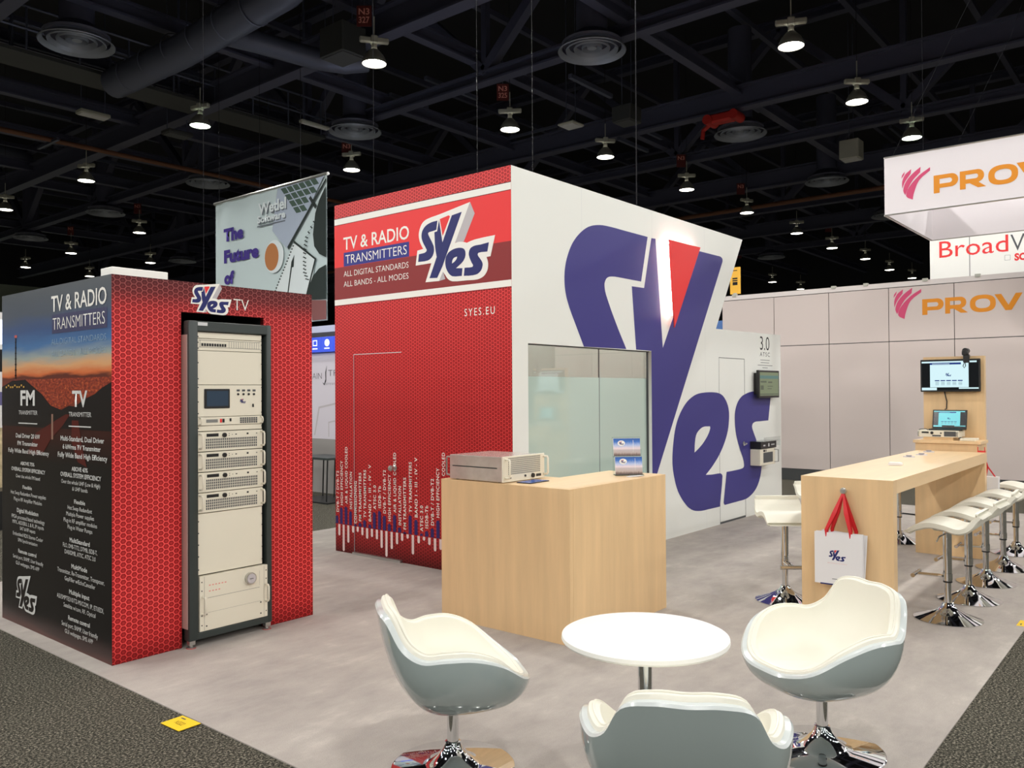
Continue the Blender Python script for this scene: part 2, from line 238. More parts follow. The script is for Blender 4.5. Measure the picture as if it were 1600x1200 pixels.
M['hex_tower'] = hexmat('tower_honeycomb_print', 1, 0.0345, 0.90, [(0.0, .42, .50), (0.10, .62, .6), (0.34, .88, .80), (0.8, .88, .78), (2.2, .95, .86), (2.7, 1.0, .96), (3.8, 1, 1)])
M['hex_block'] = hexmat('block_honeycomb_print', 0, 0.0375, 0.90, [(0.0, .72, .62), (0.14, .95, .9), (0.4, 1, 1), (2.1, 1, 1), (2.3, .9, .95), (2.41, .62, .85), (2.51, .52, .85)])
M['blue'] = mat('deep_blue_print', (66, 62, 128), 0.45)
M['navy'] = mat('navy_print', (44, 48, 104), 0.45)
M['red_print'] = mat('red_print', (232, 62, 62), 0.45)
M['maroon'] = mat('maroon_print', (140, 52, 52), 0.45)
M['white_print'] = mat('white_print', (238, 236, 228), 0.5)
M['grey_print'] = mat('grey_print', (188, 182, 184), 0.5)
M['pale_print'] = mat('pale_print', (205, 205, 205), 0.5)
M['black'] = mat('black_plastic', (24, 24, 25), 0.4)
M['black_print'] = mat('black_print', (32, 32, 34), 0.6)
M['rack_dark'] = mat('dark_green_grey_steel', (46, 54, 52), 0.45)
M['rack_cream'] = mat('cream_painted_steel', (224, 217, 198), 0.5)
M['rack_side'] = mat('side_panel_red_reflection', (176, 148, 140), 0.4)  # pink reflected from the red block is put into this colour
M['chrome'] = mat('chrome', (222, 224, 226), 0.05, 1.0)
M['steel'] = grain('brushed_steel', (204, 196, 186), 0.24, (60, 3, 3), 3.0, 0.05); M['steel'].node_tree.nodes['Principled BSDF'].inputs['Metallic'].default_value = 0.5
M['alu'] = mat('aluminium', (196, 196, 192), 0.3, 0.9)
M['wood'] = grain('maple_laminate', (222, 188, 142), 0.42, (7, 7, 0.6), 1.4, 0.035)
M['wood_flat'] = grain('maple_laminate_top', (226, 194, 150), 0.38, (0.7, 7, 7), 1.4, 0.03)
M['shell'] = mat('grey_gloss_shell', (158, 170, 168), 0.12, 0.0, 0.5, 0.6)
M['shell_rim'] = mat('lit_grey_gloss_rim', (206, 212, 210), 0.2, 0.0, 0.5, 0.4)  # paler than the shell: light on the upward lip put into the colour
M['leather'] = mat('cream_leather', (231, 228, 213), 0.45)
M['dark_hole'] = mat('dark_opening', (18, 18, 18), 0.8)
M['grille'] = mat('dark_grille_mesh', (74, 76, 78), 0.5)
M['lcd'] = mat('blue_grey_lcd', (58, 72, 88), 0.15)
M['grey_lcd'] = mat('grey_lcd', (130, 130, 126), 0.3)
M['yellow'] = mat('yellow_card', (245, 205, 40), 0.5)
M['amber'] = mat('amber_card', (238, 180, 50), 0.5)
M['magenta'] = mat('magenta_print', (206, 78, 116), 0.5)
M['orange'] = mat('orange_print', (222, 142, 44), 0.5)
M['mauve_panel'] = mat('pale_mauve_wall_panel', (205, 192, 186), 0.55)
M['rail'] = mat('pale_grey_rail', (214, 206, 202), 0.5)
M['fabric_white'] = grain('white_stretch_fabric', (228, 222, 224), 0.8, (1, 1, 1), 400, 0.02)
M['navy_steel'] = mat('navy_painted_steel', (74, 76, 96), 0.5)
M['ceiling'] = mat('black_painted_deck', (30, 31, 38), 0.8)
M['duct'] = mat('dark_blue_grey_duct', (92, 97, 116), 0.42, 0.3)
M['diff_ring'] = mat('pale_blue_grey_ring', (150, 156, 168), 0.4, 0.3)
M['pipe'] = mat('rusty_orange_pipe', (120, 78, 56), 0.6)
M['dark_box'] = mat('dark_equipment_paint', (62, 64, 64), 0.6)
M['ballast'] = mat('pale_grey_casting', (176, 176, 164), 0.5)
M['wire'] = mat('dark_wire', (46, 46, 48), 0.9, spec=0.0)
M['reflector'] = mat('grey_reflector', (128, 128, 120), 0.4)
M['lamp_glow'] = mat('lamp_glow', (255, 250, 235), 0.4, emit=(255, 250, 238), es=14)
M['lamp_green'] = mat('lamp_glow_greenish', (240, 255, 235), 0.4, emit=(236, 255, 232), es=16)
M['red_cast'] = mat('red_painted_casting', (190, 44, 38), 0.5)
M['sign_red'] = mat('dark_red_board', (96, 34, 32), 0.6)
M['sign_pink'] = mat('pale_red_letters', (226, 150, 138), 0.6)
M['ribbon'] = mat('red_ribbon', (206, 30, 36), 0.4)
M['paper'] = mat('white_coated_paper', (228, 226, 226), 0.35)
M['screen_dark'] = mat('screen_dark', (14, 16, 18), 0.15, emit=(20, 23, 25), es=0.6)
M['screen_white'] = mat('screen_white', (20, 20, 20), 0.2, emit=(214, 244, 250), es=1.0)
M['screen_cyan'] = mat('screen_cyan', (20, 20, 20), 0.2, emit=(120, 226, 234), es=0.9)
M['screen_navy'] = mat('screen_navy', (20, 20, 20), 0.2, emit=(22, 52, 132), es=0.9)
M['screen_grey'] = mat('screen_grey', (20, 20, 20), 0.2, emit=(120, 150, 165), es=0.8)
M['screen_green'] = mat('screen_green', (20, 20, 20), 0.2, emit=(118, 132, 98), es=0.75)
M['screen_teal'] = mat('screen_teal', (20, 20, 20), 0.2, emit=(76, 122, 116), es=0.75)
M['screen_olive'] = mat('screen_olive', (20, 20, 20), 0.2, emit=(72, 84, 66), es=0.75)
M['added_tube_glow'] = mat('added_tube_glow', (255, 255, 255), 0.5, emit=(255, 252, 246), es=55)  # glow of the batten added inside the stand room
M['led'] = mat('led_strip', (255, 255, 255), 0.5, emit=(255, 252, 246), es=22)
M['led_blue'] = mat('blue_light_panel', (40, 60, 180), 0.3, emit=(58, 84, 190), es=0.9)
M['led_white'] = mat('white_light_print', (240, 240, 255), 0.3, emit=(232, 240, 255), es=1.0)

# carpets
m = M['hall_carpet'] = mat('dark_speckled_carpet', (92, 87, 78), 0.95, spec=0.1); t = NT(m)
o_ = t.obj(); n1 = t.noise(o_, 80, 3, 0.7); n2 = t.noise(o_, 1.1, 2); n3 = t.noise(o_, 240, 2, 0.6)
sp = t.math('ADD', t.math('MULTIPLY', n1, 0.72), t.math('MULTIPLY', n3, 0.28))
c_ = t.ramp(sp, [(0.40, (24, 23, 21)), (0.47, (62, 60, 52)), (0.54, (104, 99, 88)), (0.61, (178, 170, 152))])
t.base(t.mix(t.math('MULTIPLY', n2, 0.25), c_, (*lin((74, 76, 66)), 1))); t.bump(sp, 0.9, 0.02)
m = M['booth_carpet'] = mat('light_grey_carpet', (176, 168, 160), 0.95, spec=0.1); t = NT(m)
o_ = t.obj(); n1 = t.noise(o_, 1.6, 5, 0.62); n2 = t.noise(t.vec('MULTIPLY', o_, (1, 2.2, 1)), 3.4, 5, 0.66); n3 = t.noise(o_, 160, 2, 0.6)
mm = t.math('ADD', t.math('MULTIPLY', n1, 0.55), t.math('MULTIPLY', n2, 0.45))
c_ = t.ramp(mm, [(0.30, (156, 149, 144)), (0.46, (172, 164, 157)), (0.56, (179, 171, 163)), (0.66, (194, 186, 177)), (0.74, (206, 198, 190))])
t.base(t.mix(t.math('MULTIPLY', t.math('SUBTRACT', n3, 0.35, True), 0.5), c_, (*lin((120, 114, 108)), 1))); t.bump(n3, 0.4, 0.006)

# poster picture: dusk sky above dark land, a printed gradient by height; the foot's reddish reflection is painted in
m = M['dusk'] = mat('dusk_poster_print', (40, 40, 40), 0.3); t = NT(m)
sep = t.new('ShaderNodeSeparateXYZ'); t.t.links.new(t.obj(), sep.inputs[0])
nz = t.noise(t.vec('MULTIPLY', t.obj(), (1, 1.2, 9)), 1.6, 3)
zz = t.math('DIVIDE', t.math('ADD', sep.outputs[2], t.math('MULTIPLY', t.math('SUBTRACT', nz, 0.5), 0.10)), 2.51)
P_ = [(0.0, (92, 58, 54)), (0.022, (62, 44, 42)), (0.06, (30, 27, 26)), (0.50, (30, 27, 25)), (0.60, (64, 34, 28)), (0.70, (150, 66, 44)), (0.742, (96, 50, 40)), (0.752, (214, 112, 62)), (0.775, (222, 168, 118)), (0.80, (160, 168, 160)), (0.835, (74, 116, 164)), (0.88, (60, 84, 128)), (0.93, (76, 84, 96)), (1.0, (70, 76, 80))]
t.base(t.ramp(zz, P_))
m = M['sea'] = mat('city_lights_print', (150, 62, 40), 0.3); t = NT(m)
nz = t.noise(t.vec('MULTIPLY', t.obj(), (1, 10, 22)), 3.0, 4, 0.7)
t.base(t.ramp(nz, [(0.40, (112, 48, 38)), (0.56, (164, 70, 46)), (0.66, (200, 104, 58)), (0.74, (250, 196, 110))]))
M['land'] = mat('dark_land_print', (34, 29, 27), 0.3)
M['road'] = mat('red_road_print', (88, 36, 30), 0.3)
M['lane'] = mat('pale_pole_print', (150, 116, 100), 0.3)
# glass
m = M['glass'] = bpy.data.materials.new('window_glass'); m.use_nodes = True; nt = m.node_tree; nt.nodes.clear()
out = nt.nodes.new('ShaderNodeOutputMaterial'); tr_ = nt.nodes.new('ShaderNodeBsdfTransparent'); gl = nt.nodes.new('ShaderNodeBsdfGlossy'); mx = nt.nodes.new('ShaderNodeMixShader')
tr_.inputs[0].default_value = (0.86, 0.90, 0.87, 1); gl.inputs['Roughness'].default_value = 0.0
lw = nt.nodes.new('ShaderNodeLayerWeight'); lw.inputs[0].default_value = 0.5; pw = nt.nodes.new('ShaderNodeMath'); pw.operation = 'POWER'; pw.inputs[1].default_value = 4.0; ma = nt.nodes.new('ShaderNodeMath'); ma.operation = 'MULTIPLY_ADD'; ma.inputs[1].default_value = 0.85; ma.inputs[2].default_value = 0.10
nt.links.new(lw.outputs['Facing'], pw.inputs[0]); nt.links.new(pw.outputs[0], ma.inputs[0]); nt.links.new(ma.outputs[0], mx.inputs[0]); nt.links.new(tr_.outputs[0], mx.inputs[1]); nt.links.new(gl.outputs[0], mx.inputs[2]); nt.links.new(mx.outputs[0], out.inputs[0])
M['frost'] = mat('frosted_green_film', (186, 204, 194), 0.04, spec=0.9, coat=0.6)
M['acrylic'] = bpy.data.materials.new('clear_acrylic'); m = M['acrylic']; m.use_nodes = True; nt = m.node_tree; nt.nodes.clear()
out = nt.nodes.new('ShaderNodeOutputMaterial'); tr_ = nt.nodes.new('ShaderNodeBsdfTransparent'); gl = nt.nodes.new('ShaderNodeBsdfGlossy'); mx = nt.nodes.new('ShaderNodeMixShader')
tr_.inputs[0].default_value = (0.93, 0.95, 0.95, 1); gl.inputs['Roughness'].default_value = 0.02
lw = nt.nodes.new('ShaderNodeLayerWeight'); lw.inputs[0].default_value = 0.5; pw = nt.nodes.new('ShaderNodeMath'); pw.operation = 'POWER'; pw.inputs[1].default_value = 4.0; ma = nt.nodes.new('ShaderNodeMath'); ma.operation = 'MULTIPLY_ADD'; ma.inputs[1].default_value = 0.85; ma.inputs[2].default_value = 0.03
nt.links.new(lw.outputs['Facing'], pw.inputs[0]); nt.links.new(pw.outputs[0], ma.inputs[0]); nt.links.new(ma.outputs[0], mx.inputs[0]); nt.links.new(tr_.outputs[0], mx.inputs[1]); nt.links.new(gl.outputs[0], mx.inputs[2]); nt.links.new(mx.outputs[0], out.inputs[0])
# skyline brochure
m = M['skyline'] = mat('skyline_brochure_print', (200, 190, 200), 0.25); t = NT(m)
sep = t.new('ShaderNodeSeparateXYZ'); t.t.links.new(t.new('ShaderNodeTexCoord').outputs['Generated'], sep.inputs[0])
nz = t.noise(t.vec('MULTIPLY', t.new('ShaderNodeTexCoord').outputs['Generated'], (9, 9, 2)), 2.2, 4, 0.7)
zz = t.math('ADD', sep.outputs[2], t.math('MULTIPLY', t.math('SUBTRACT', nz, 0.5), 0.22))
t.base(t.ramp(zz, [(0.0, (110, 92, 92)), (0.10, (168, 140, 132)), (0.18, (222, 196, 188)), (0.45, (226, 210, 216)), (0.62, (170, 188, 226)), (0.80, (74, 120, 196)), (1.0, (48, 88, 160))]))

# ---------------------------------------------------------------- the hall
fl = MB().box(-34, -32, -0.2, 62, 62, 0.0).build('floor', M['hall_carpet']); fl['kind'] = 'structure'
bc = box('carpet_area', (2.334, 1.0, 0.0), (13.4, 8.6, 0.006), M['booth_carpet'])
tag(bc, 'light grey mottled carpet under the whole red and white stand', 'carpet')
ce = MB().box(-34, -32, 13.6, 62, 62, 13.8).build('ceiling', M['ceiling']); ce['kind'] = 'structure'
def wall(name, a, b, m):
    o = box(name, a, b, m); o['kind'] = 'structure'; return o
m = M['far_wall'] = mat('pale_green_hall_wall', (178, 190, 176), 0.8)
M['dark_wall'] = mat('dark_hall_wall', (52, 54, 60), 0.85)
wall('wall_left', (-34, 62, 0), (27, 62.2, 9.2), M['far_wall'])
wall('wall_left_upper', (-34, 62, 9.2), (62, 62.2, 13.6), M['dark_wall'])
wall('wall_left_far', (27, 62, 0), (62, 62.2, 9.2), M['dark_wall'])
wall('wall_right', (-34, -32.2, 0), (62, -32, 13.6), M['dark_wall'])
wall('wall_far', (62, -32, 0), (62.2, 62, 13.6), M['dark_wall'])
wall('wall_near', (-34.2, -32, 0), (-34, 62, 13.6), M['dark_wall'])

# roof steel: bottom chords, top chords, diagonals (pieces of the ceiling)
def ibeam(p0, p1, hgt, wid, m, parent):
    p0 = Vector(p0); p1 = Vector(p1); d = (p1-p0).normalized(); s = d.cross(Vector((0, 0, 1))).normalized(); b = MB()
    rot = Matrix((s, d, Vector((0, 0, 1)))).transposed(); L = (p1-p0).length; c = (p0+p1)/2
    t = 0.05
    b.rbox(c+Vector((0, 0, hgt/2-t/2)), (wid, L, t), rot); b.rbox(c-Vector((0, 0, hgt/2-t/2)), (wid, L, t), rot); b.rbox(c, (0.03, L, hgt-2*t), rot)
    return b.build('beam', m, parent)
def bar(p0, p1, w_, m, parent, name='brace'):
    p0 = Vector(p0); p1 = Vector(p1); d = (p1-p0).normalized(); s = d.cross(Vector((0, 1, 0)) if abs(d.y) < 0.9 else Vector((1, 0, 0))).normalized(); q = d.cross(s)
    rot = Matrix((s, q, d)).transposed()
    return MB().rbox((p0+p1)/2, (w_, w_, (p1-p0).length), rot).build(name, m, parent)
for x in (6.2, 15.3, 25.0, 34.2, 43.95):
    ibeam((x, -29, 9.45), (x, 58, 9.45), 0.30, 0.30, M['navy_steel'], ce)
    ibeam((x, -29, 13.0), (x, 58, 13.0), 0.30, 0.30, M['navy_steel'], ce)
    y = 6.35-7.1*5
    while y < 57:
        bar((x, y, 9.6), (x, y+3.55, 12.9), 0.24, M['navy_steel'], ce); bar((x, y+7.1, 9.6), (x, y+3.55, 12.9), 0.24, M['navy_steel'], ce)
        bar((x, y, 9.6), (x, y, 12.9), 0.16, M['navy_steel'], ce, 'post')
        y += 7.1
for x in (11.75, 20.85, 29.6, 38.7): ibeam((x, -29, 9.5), (x, 58, 9.5), 0.62, 0.34, M['navy_steel'], ce)
for k, y in enumerate((-19.0, -12.0, -5.0, 2.2, 9.4, 13.75, 17.2, 21.2, 23.9, 28.4, 31.5, 34.8, 42.8, 49)):
    ibeam((-30, y, 10.0 if k % 2 else 9.75), (58, y, 10.0 if k % 2 else 9.75), 0.34, 0.24, M['navy_steel'], ce)
for k in range(31):
    y = 4.75-28.6+k*2.6; bar((-30, y, 12.3), (58, y, 12.3), 0.16, M['navy_steel'], ce, 'joist')
for k in range(34):     # short unistrut runs and hangers between the joists
    x = random.uniform(9, 44); y = random.uniform(8, 40); z = random.choice((9.0, 9.9, 10.6, 11.4))
    if random.random() < 0.6: bar((x, y, z), (x+random.uniform(1.0, 2.2), y, z), 0.10, M['duct'], ce, 'strut')
    else: bar((x, y, z), (x, y+random.uniform(1.0, 2.5), z), 0.08, M['duct'], ce, 'strut')
# catwalk along the hall on the left
cw = thing('catwalk', 'dark railed catwalk crossing the roof space at upper left', 'catwalk', (4, 20.1, 9.2))
box('deck', (2.5, 19.7, 9.2), (15.3, 20.7, 9.28), M['dark_box'], cw)
for yy in (19.72, 20.68):
    for zz in (9.75, 10.25): MB().cyl((2.5, yy, zz), (15.3, yy, zz), 0.03, n=6).build('rail', M['duct'], cw)
    for k in range(12): MB().cyl((2.7+k*1.13, yy, 9.28), (2.7+k*1.13, yy, 10.25), 0.025, n=6).build('rail_post', M['duct'], cw)
for k in range(4): MB().cyl((3.2+k*3.9, 20.2, 9.28), (3.2+k*3.9, 20.2, 13.6), 0.03, n=6).build('hanger', M['duct'], cw)

def pipe(name, pts, r, m, label, cat='pipe', n=10):
    return tag(MB().tube(pts, r, n).build(name, m, None, True), label, cat)
pipe('sprinkler_pipe', [(2, 25.33, 9.05), (19.4, 25.33, 9.05), (40, 25.33, 9.05)], 0.07, M['pipe'], 'rusty orange pipe running under the roof behind the grey banner')
pipe('sprinkler_pipe', [(30.9, 4, 8.86), (30.9, 18, 8.86), (30.9, 45, 8.86)], 0.085, M['pipe'], 'rusty orange pipe crossing the roof above the slanted white wall corner')
g = thing('air_duct', 'thick round blue-grey duct crossing the top left corner of the roof with a curved branch', 'duct', (9.1, 15, 9.1))
MB().tube([(9.17, 10.9, 9.75), (9.15, 13.0, 9.2), (9.1, 16.5, 9.0), (9.0, 19.4, 8.98)], 0.34, 18).build('main_run', M['duct'], g, True)
for k in range(6): MB().lathe([(0.345, -0.02), (0.36, 0.0), (0.345, 0.02)], n=18, caps=False).build('joint_band', M['duct'], None, True); o_ = bpy.data.objects[[o.name for o in bpy.data.objects if o.name.startswith('joint_band')][-1]]; o_.data.transform(Matrix.Translation(Vector((9.12-0.02*k, 13.9+k*0.95, 9.14-0.028*k))-g.location) @ Matrix.Rotation(R(90), 4, 'X')); o_.parent = g
MB().tube([(9.3, 15.7, 9.3), (9.6, 15.5, 9.2), (10.0, 15.2, 9.12), (10.6, 14.95, 9.05), (11.1, 14.5, 8.9), (11.5, 14.15, 8.85), (11.9, 13.9, 8.95)], 0.23, 14).build('curved_branch', M['duct'], g, True)
pipe('air_duct', [(9.4, 41.82, 12.9), (14.4, 41.82, 12.9), (15.1, 41.82, 12.75), (15.42, 41.82, 12.4), (15.49, 41.82, 12.02)], 0.40, M['duct'], 'elbow duct turning down at far left above the dusk poster', 'duct', 14)

def diffuser(x, y, label, drop=3.0, r=0.72):
    g = thing('ceiling_diffuser', label, 'diffuser', (x, y, 9.0), 'round ceiling diffusers')
    for k in range(4):
        ro = r*(1-k*0.235)
        MB().lathe([(ro*0.885, 0.03*k+0.09), (ro, 0.02*k), (ro+0.012, 0.03*k+0.02), (ro*0.90, 0.03*k+0.10)], (x, y, 9.0), 32, False).build('ring', M['diff_ring'], g, True)
    MB().lathe([(0.02, 0.10), (0.10, 0.08), (0.12, 0.16), (0.02, 0.20)], (x, y, 9.0), 16).build('centre_cone', M['diff_ring'], g, True)
    MB().lathe([(r*0.62, 0.26), (r*0.86, 0.16), (r*0.90, 0.20), (0.34, 0.42), (0.33, drop)], (x, y, 9.0), 24).build('drop_duct', M['navy_steel'], g, True)
for x, y, lb in ((7.517, 17.9, 'large round diffuser nearest the top left corner'), (14.8, 9.98, 'large round diffuser hanging high above the white wall'),
    (15.06, 18.1, 'round diffuser above the left end of the tall red wall'), (22.34, 10.02, 'round diffuser under the red hoist on the beam'),
    (15.47, 26.44, 'round diffuser hanging just left of the grey banner'), (15.31, 33.83, 'round diffuser behind the leftmost bright lamp near the orange pipe'),
    (29.43, 10.02, 'round diffuser beside the left end of the hanging white sign'), (15.49, 41.82, 'small far diffuser under the elbow duct at left'),
    (23.62, 43.0, 'small far diffuser above the end of the red display block'), (44.2, 18.1, 'small far diffuser above the yellow card on the panel wall'),
    (37.0, 10.0, 'small far diffuser tucked beside the underside of the hanging white sign')):
    diffuser(x, y, lb)

# high-bay lamps
def lamp_proto():
    g = thing('high_bay_lamp', 'x', 'lamp', (0, 0, 0), 'high-bay lamps')
    MB().lathe([(0.245, 0.0), (0.25, 0.012), (0.235, 0.07), (0.185, 0.17), (0.12, 0.24), (0.085, 0.28), (0.075, 0.275), (0.11, 0.23), (0.17, 0.165), (0.222, 0.06), (0.238, 0.0)], n=24, caps=False).build('reflector', M['reflector'], g, True)
    MB().lathe([(0.001, 0.03), (0.232, 0.022), (0.232, 0.012), (0.10, -0.012), (0.001, -0.02)], n=24, caps=False).build('glowing_lens', M['lamp_glow'], g, True)
    MB().cyl((0, 0, 0.27), (0, 0, 0.42), 0.065, 0.05, 10).build('lamp_holder', M['ballast'], g, True)
    MB().box(-0.29, -0.05, 0.42, 0.29, 0.05, 0.53, 0.02).box(-0.07, -0.08, 0.40, 0.07, 0.08, 0.56, 0.02).build('ballast_bar', M['ballast'], g)
    MB().cyl((0, 0, 0.56), (0, 0, 0.95), 0.012, n=6).build('hook_rod', M['ballast'], g)
    MB().cyl((0, 0, 0.95), (0, 0, 5.29), 0.007, n=5).build('cable', M['black'], g)
    return g
proto = lamp_proto(); first = [True]
spot = bpy.data.lights.new('high_bay_light', 'SPOT'); spot.energy = LAMP_WATT; spot.color = LAMP_COL; spot.spot_size = R(172); spot.spot_blend = 0.15; spot.shadow_soft_size = 0.22
def lamp(x, y, label, green=False, group='high-bay lamps'):
    o = proto if first[0] else copy_tree(proto); first[0] = False
    o.location = (x, y, 8.3); o.rotation_euler = (0, 0, random.uniform(-1.35, -0.35)); o['label'] = label; o['group'] = group
    if green:
        for ch in o.children:
            if ch.name.startswith('glowing_lens'):
                ch.data = ch.data.copy(); ch.data.materials[0] = M['lamp_green']
    l = bpy.data.objects.new('light', spot); COL.objects.link(l); l.parent = o; l.location = (0, 0, -0.06)
for L in ((11.02, 12.65, 'big lamp with a cross bar, nearest above the tall red wall'), (15.63, 5.97, 'topmost lamp at upper right with a cross bar'),
    (19.64, 5.99, 'lamp below the roof beam at upper right, second lamp from the top there'), (16.0, 13.27, 'lamp straight above the top corner where red meets white wall'),
    (10.81, 18.83, 'flaring greenish lamp above the grey banner', True), (23.39, 5.76, 'flaring greenish lamp above the hanging white sign', True),
    (11.33, 26.33, 'lamp under the orange pipe at upper left'), (15.85, 19.22, 'lamp above the left end of the red wall beside the banner'),
    (19.63, 12.81, 'lamp just above the sloping top edge of the white wall'), (11.23, 32.57, 'lamp cut by the left picture edge'),
    (24.57, 12.89, 'small lamp right behind the sloping top edge of white wall'), (29.24, 12.89, 'lamp hanging just over the orange pipe right of the white wall'),
    (16.38, 33.2, 'lamp above the top box of the red display block'), (16.68, 40.36, 'reddish far lamp above the middle of the dusk poster'),
    (20.5, 40.42, 'far lamp at the right end of the top box on the red block'), (16.99, 46.53, 'far lamp over the left end of the dusk poster'),
    (20.61, 47.49, 'farthest lamp, right at the top edge of the dusk poster'), (34.46, 13.0, 'clear-shaded lamp on a long rod over the panel wall'),
    (39.14, 13.12, 'first lamp to the right of the long-rod lamp'), (43.53, 12.95, 'second lamp to the right of the long-rod lamp'),
    (48.4, 13.13, 'third lamp to the right of the long-rod lamp'), (48.98, 20.0, 'far lamp just right of the yellow card'),
    (53.65, 20.02, 'far lamp sinking behind the top of the panel wall'), (6.9, 27.9, 'lamp at the very left picture edge under the catwalk'),
    (52.9, 13.1, 'farthest lamp of the right row beside the pale letter wall'), (24.8, 40.3, 'far lamp hidden partly behind the grey banner')):
    lamp(*L)
off_label = 'high-bay lamp of the hall beyond the edges of the photograph'
for x in (-21.5, -12.2, -7.6, -2.9, 1.7, 6.5, 11.0, 16.0, 20.2, 29.1, 39.1):
    for y in (-22.0, -15.0, -8.0, -1.0, 5.95, 12.9, 19.6, 26.3, 40.0):
        front = 0.77*x+0.638*y; lat = 0.638*x-0.77*y
        if front > 1 and 6.5/max(front, .1) < 0.475 and abs(lat/front) < 0.635: continue     # these stand in the picture and are placed above
        lamp(x, y, off_label, False, 'high-bay lamps beyond the photograph')

def row_sign(x, y, z, lines, label):
    g = thing('row_sign', label, 'sign', (x, y, z-0.2), 'hanging row number signs')
    pl = Plane((x, y, z), (0.638, -0.77, 0))
    b = MB(); b.rbox((x, y, z), (0.30, 0.015, 0.42), Matrix((pl.U, -pl.N, pl.V)).transposed()).build('board', M['sign_red'], g)
    text('lettering', [(s, -0.11, 0.03-0.17*k, 0.22, 0.13, 0.02) for k, s in enumerate(lines)], pl, M['sign_pink'], g, 0.01)
    MB().cyl((x, y, z+0.21), (x, y, z+0.9), 0.008, n=5).build('wire', M['duct'], g)
row_sign(11.02, 12.95, 9.35, ('N3', '327'), 'dark red row sign N3 327 above the nearest lamp')
row_sign(16.0, 13.5, 9.3, ('N3', '325'), 'dark red row sign N3 325 right of the long diagonal brace')
for x, y, z, lb in ((15.9, 19.5, 8.98, 'small red row sign over the lamp beside the banner'), (24.6, 13.1, 9.3, 'small red row sign behind the sloping edge of white wall'),
    (29.3, 13.15, 9.25, 'small red row sign over the orange pipe at right'), (44.0, 19.9, 9.35, 'tiny red row sign above the yellow card'),
    (16.45, 33.5, 9.35, 'tiny red row sign over the lamp above the red block'), (16.8, 40.7, 9.42, 'tiny red row sign over the reddish far lamp'),
    (39.2, 13.3, 9.3, 'tiny red row sign right of the long-rod lamp')):
    row_sign(x, y, z, ('N3',), lb)
# hoist, speakers, fixtures, suspension cables
g = thing('chain_hoist', 'red painted chain hoist clamped to the roof beam at right', 'hoist', (20.85, 9.85, 8.9))
MB().box(20.68, 9.5, 8.95, 21.02, 10.2, 9.2, 0.05).build('housing', M['red_cast'], g)
for yy in (9.45, 10.2): MB().cyl((20.6, yy, 9.05), (21.1, yy, 9.05), 0.13, n=14).build('trolley_wheel', M['red_cast'], g, True)
MB().tube([(20.85, 10.2, 8.98), (20.85, 10.42, 8.85), (20.85, 10.45, 8.62)], 0.06, 8).build('hook', M['red_cast'], g, True)
def fixture(x, y, z, sx, sy, sz, m, name, label, cat):
    g = thing(name, label, cat, (x, y, z))
    b = MB().box(x-sx/2, y-sy/2, z, x+sx/2, y+sy/2, z+sz, 0.02).build('housing', m, g)
    box('front_panel', (x-sx/2+0.04, y-sy/2+0.04, z-0.015), (x+sx/2-0.04, y+sy/2-0.04, z), M['grille'] if m is M['dark_box'] else M['pale_print'], g)
    for k in (-1, 1): MB().cyl((x+k*sx*0.4, y, z+sz), (x+k*sx*0.4, y, 12.5), 0.012, n=5).build('hanger', M['duct'], g)
fixture(11.0, 13.6, 8.65, 0.62, 0.75, 0.62, M['dark_box'], 'loudspeaker', 'dark box loudspeaker hanging left of the nearest lamp', 'loudspeaker')
fixture(18.0, 11.1, 8.5, 0.55, 0.55, 0.4, M['dark_box'], 'loudspeaker', 'small dark loudspeaker hanging over the white wall top', 'loudspeaker')
fixture(25.0, 7.8, 8.45, 0.5, 0.55, 0.55, M['ballast'], 'equipment_box', 'pale double equipment box above the diffuser at right', 'box')
fixture(9.6, 21.9, 8.9, 0.75, 0.35, 0.1, M['ballast'], 'strip_light', 'pale unlit strip fixture under the left catwalk', 'light fixture')
fixture(11.5, 21.2, 8.7, 0.7, 0.45, 0.1, M['dark_box'], 'strip_light', 'dark unlit strip fixture right of the pale one', 'light fixture')
fixture(13.6, 18.0, 8.8, 0.9, 0.16, 0.08, M['ballast'], 'strip_light', 'narrow pale strip fixture left of the banner corner', 'light fixture')
fixture(17.4, 12.4, 8.55, 0.5, 0.5, 0.06, M['ballast'], 'strip_light', 'small pale fixture just over the white wall corner', 'light fixture')
fixture(13.2, 3.2, 8.9, 0.9, 0.7, 0.06, M['dark_box'], 'access_panel', 'grey flat panel under the roof at upper right corner', 'panel')
for k, (x, y, z0, lb) in enumerate(((10.72, 6.45, 2.6, 'thin dark cable hanging down behind the white wall'), (6.3, 7.25, 3.4, 'thin wire hanging down behind the red wall'), (4.05, 7.0, 2.6, 'thin pale wire rising behind the red block'))):
    tag(MB().cyl((x, y, z0), (x, y, 13.5), (0.010, 0.0025, 0.002)[k], n=6).build('hanging_cable', M['wire']), lb, 'cable')
# ---------------------------------------------------------------- printed logo
def logo(parent, pl, u, v, wd, off, plate=True, mono=None, th=0.0):
    S = lambda k: [[(u+x*wd, v+y*wd) for x, y in p] for p in LOGO[k]]
    if mono:
        flat('logo_plate', S('plate'), pl, mono, parent, off)
        flat('logo_lettering', S('S')+S('Y')+S('e')+S('s'), pl, M['land'], parent, off+0.0015)
        return
    if plate:
        for q_ in S('side'): flat('logo_side', [q_], pl, M['grey_print'], parent, off, th)
        flat('logo_plate', S('plate'), pl, M['white_print'], parent, off+0.0008, th)
        off += 0.0016+th
    for k in 'SYes': flat('logo_letter', S(k), pl, M['navy'], parent, off)
    flat('logo_triangle', S('tri'), pl, M['red_print'], parent, off)
def oval(u, v, a, b, n=20): return [(u+a*math.cos(2*math.pi*k/n), v+b*math.sin(2*math.pi*k/n)) for k in range(n)]

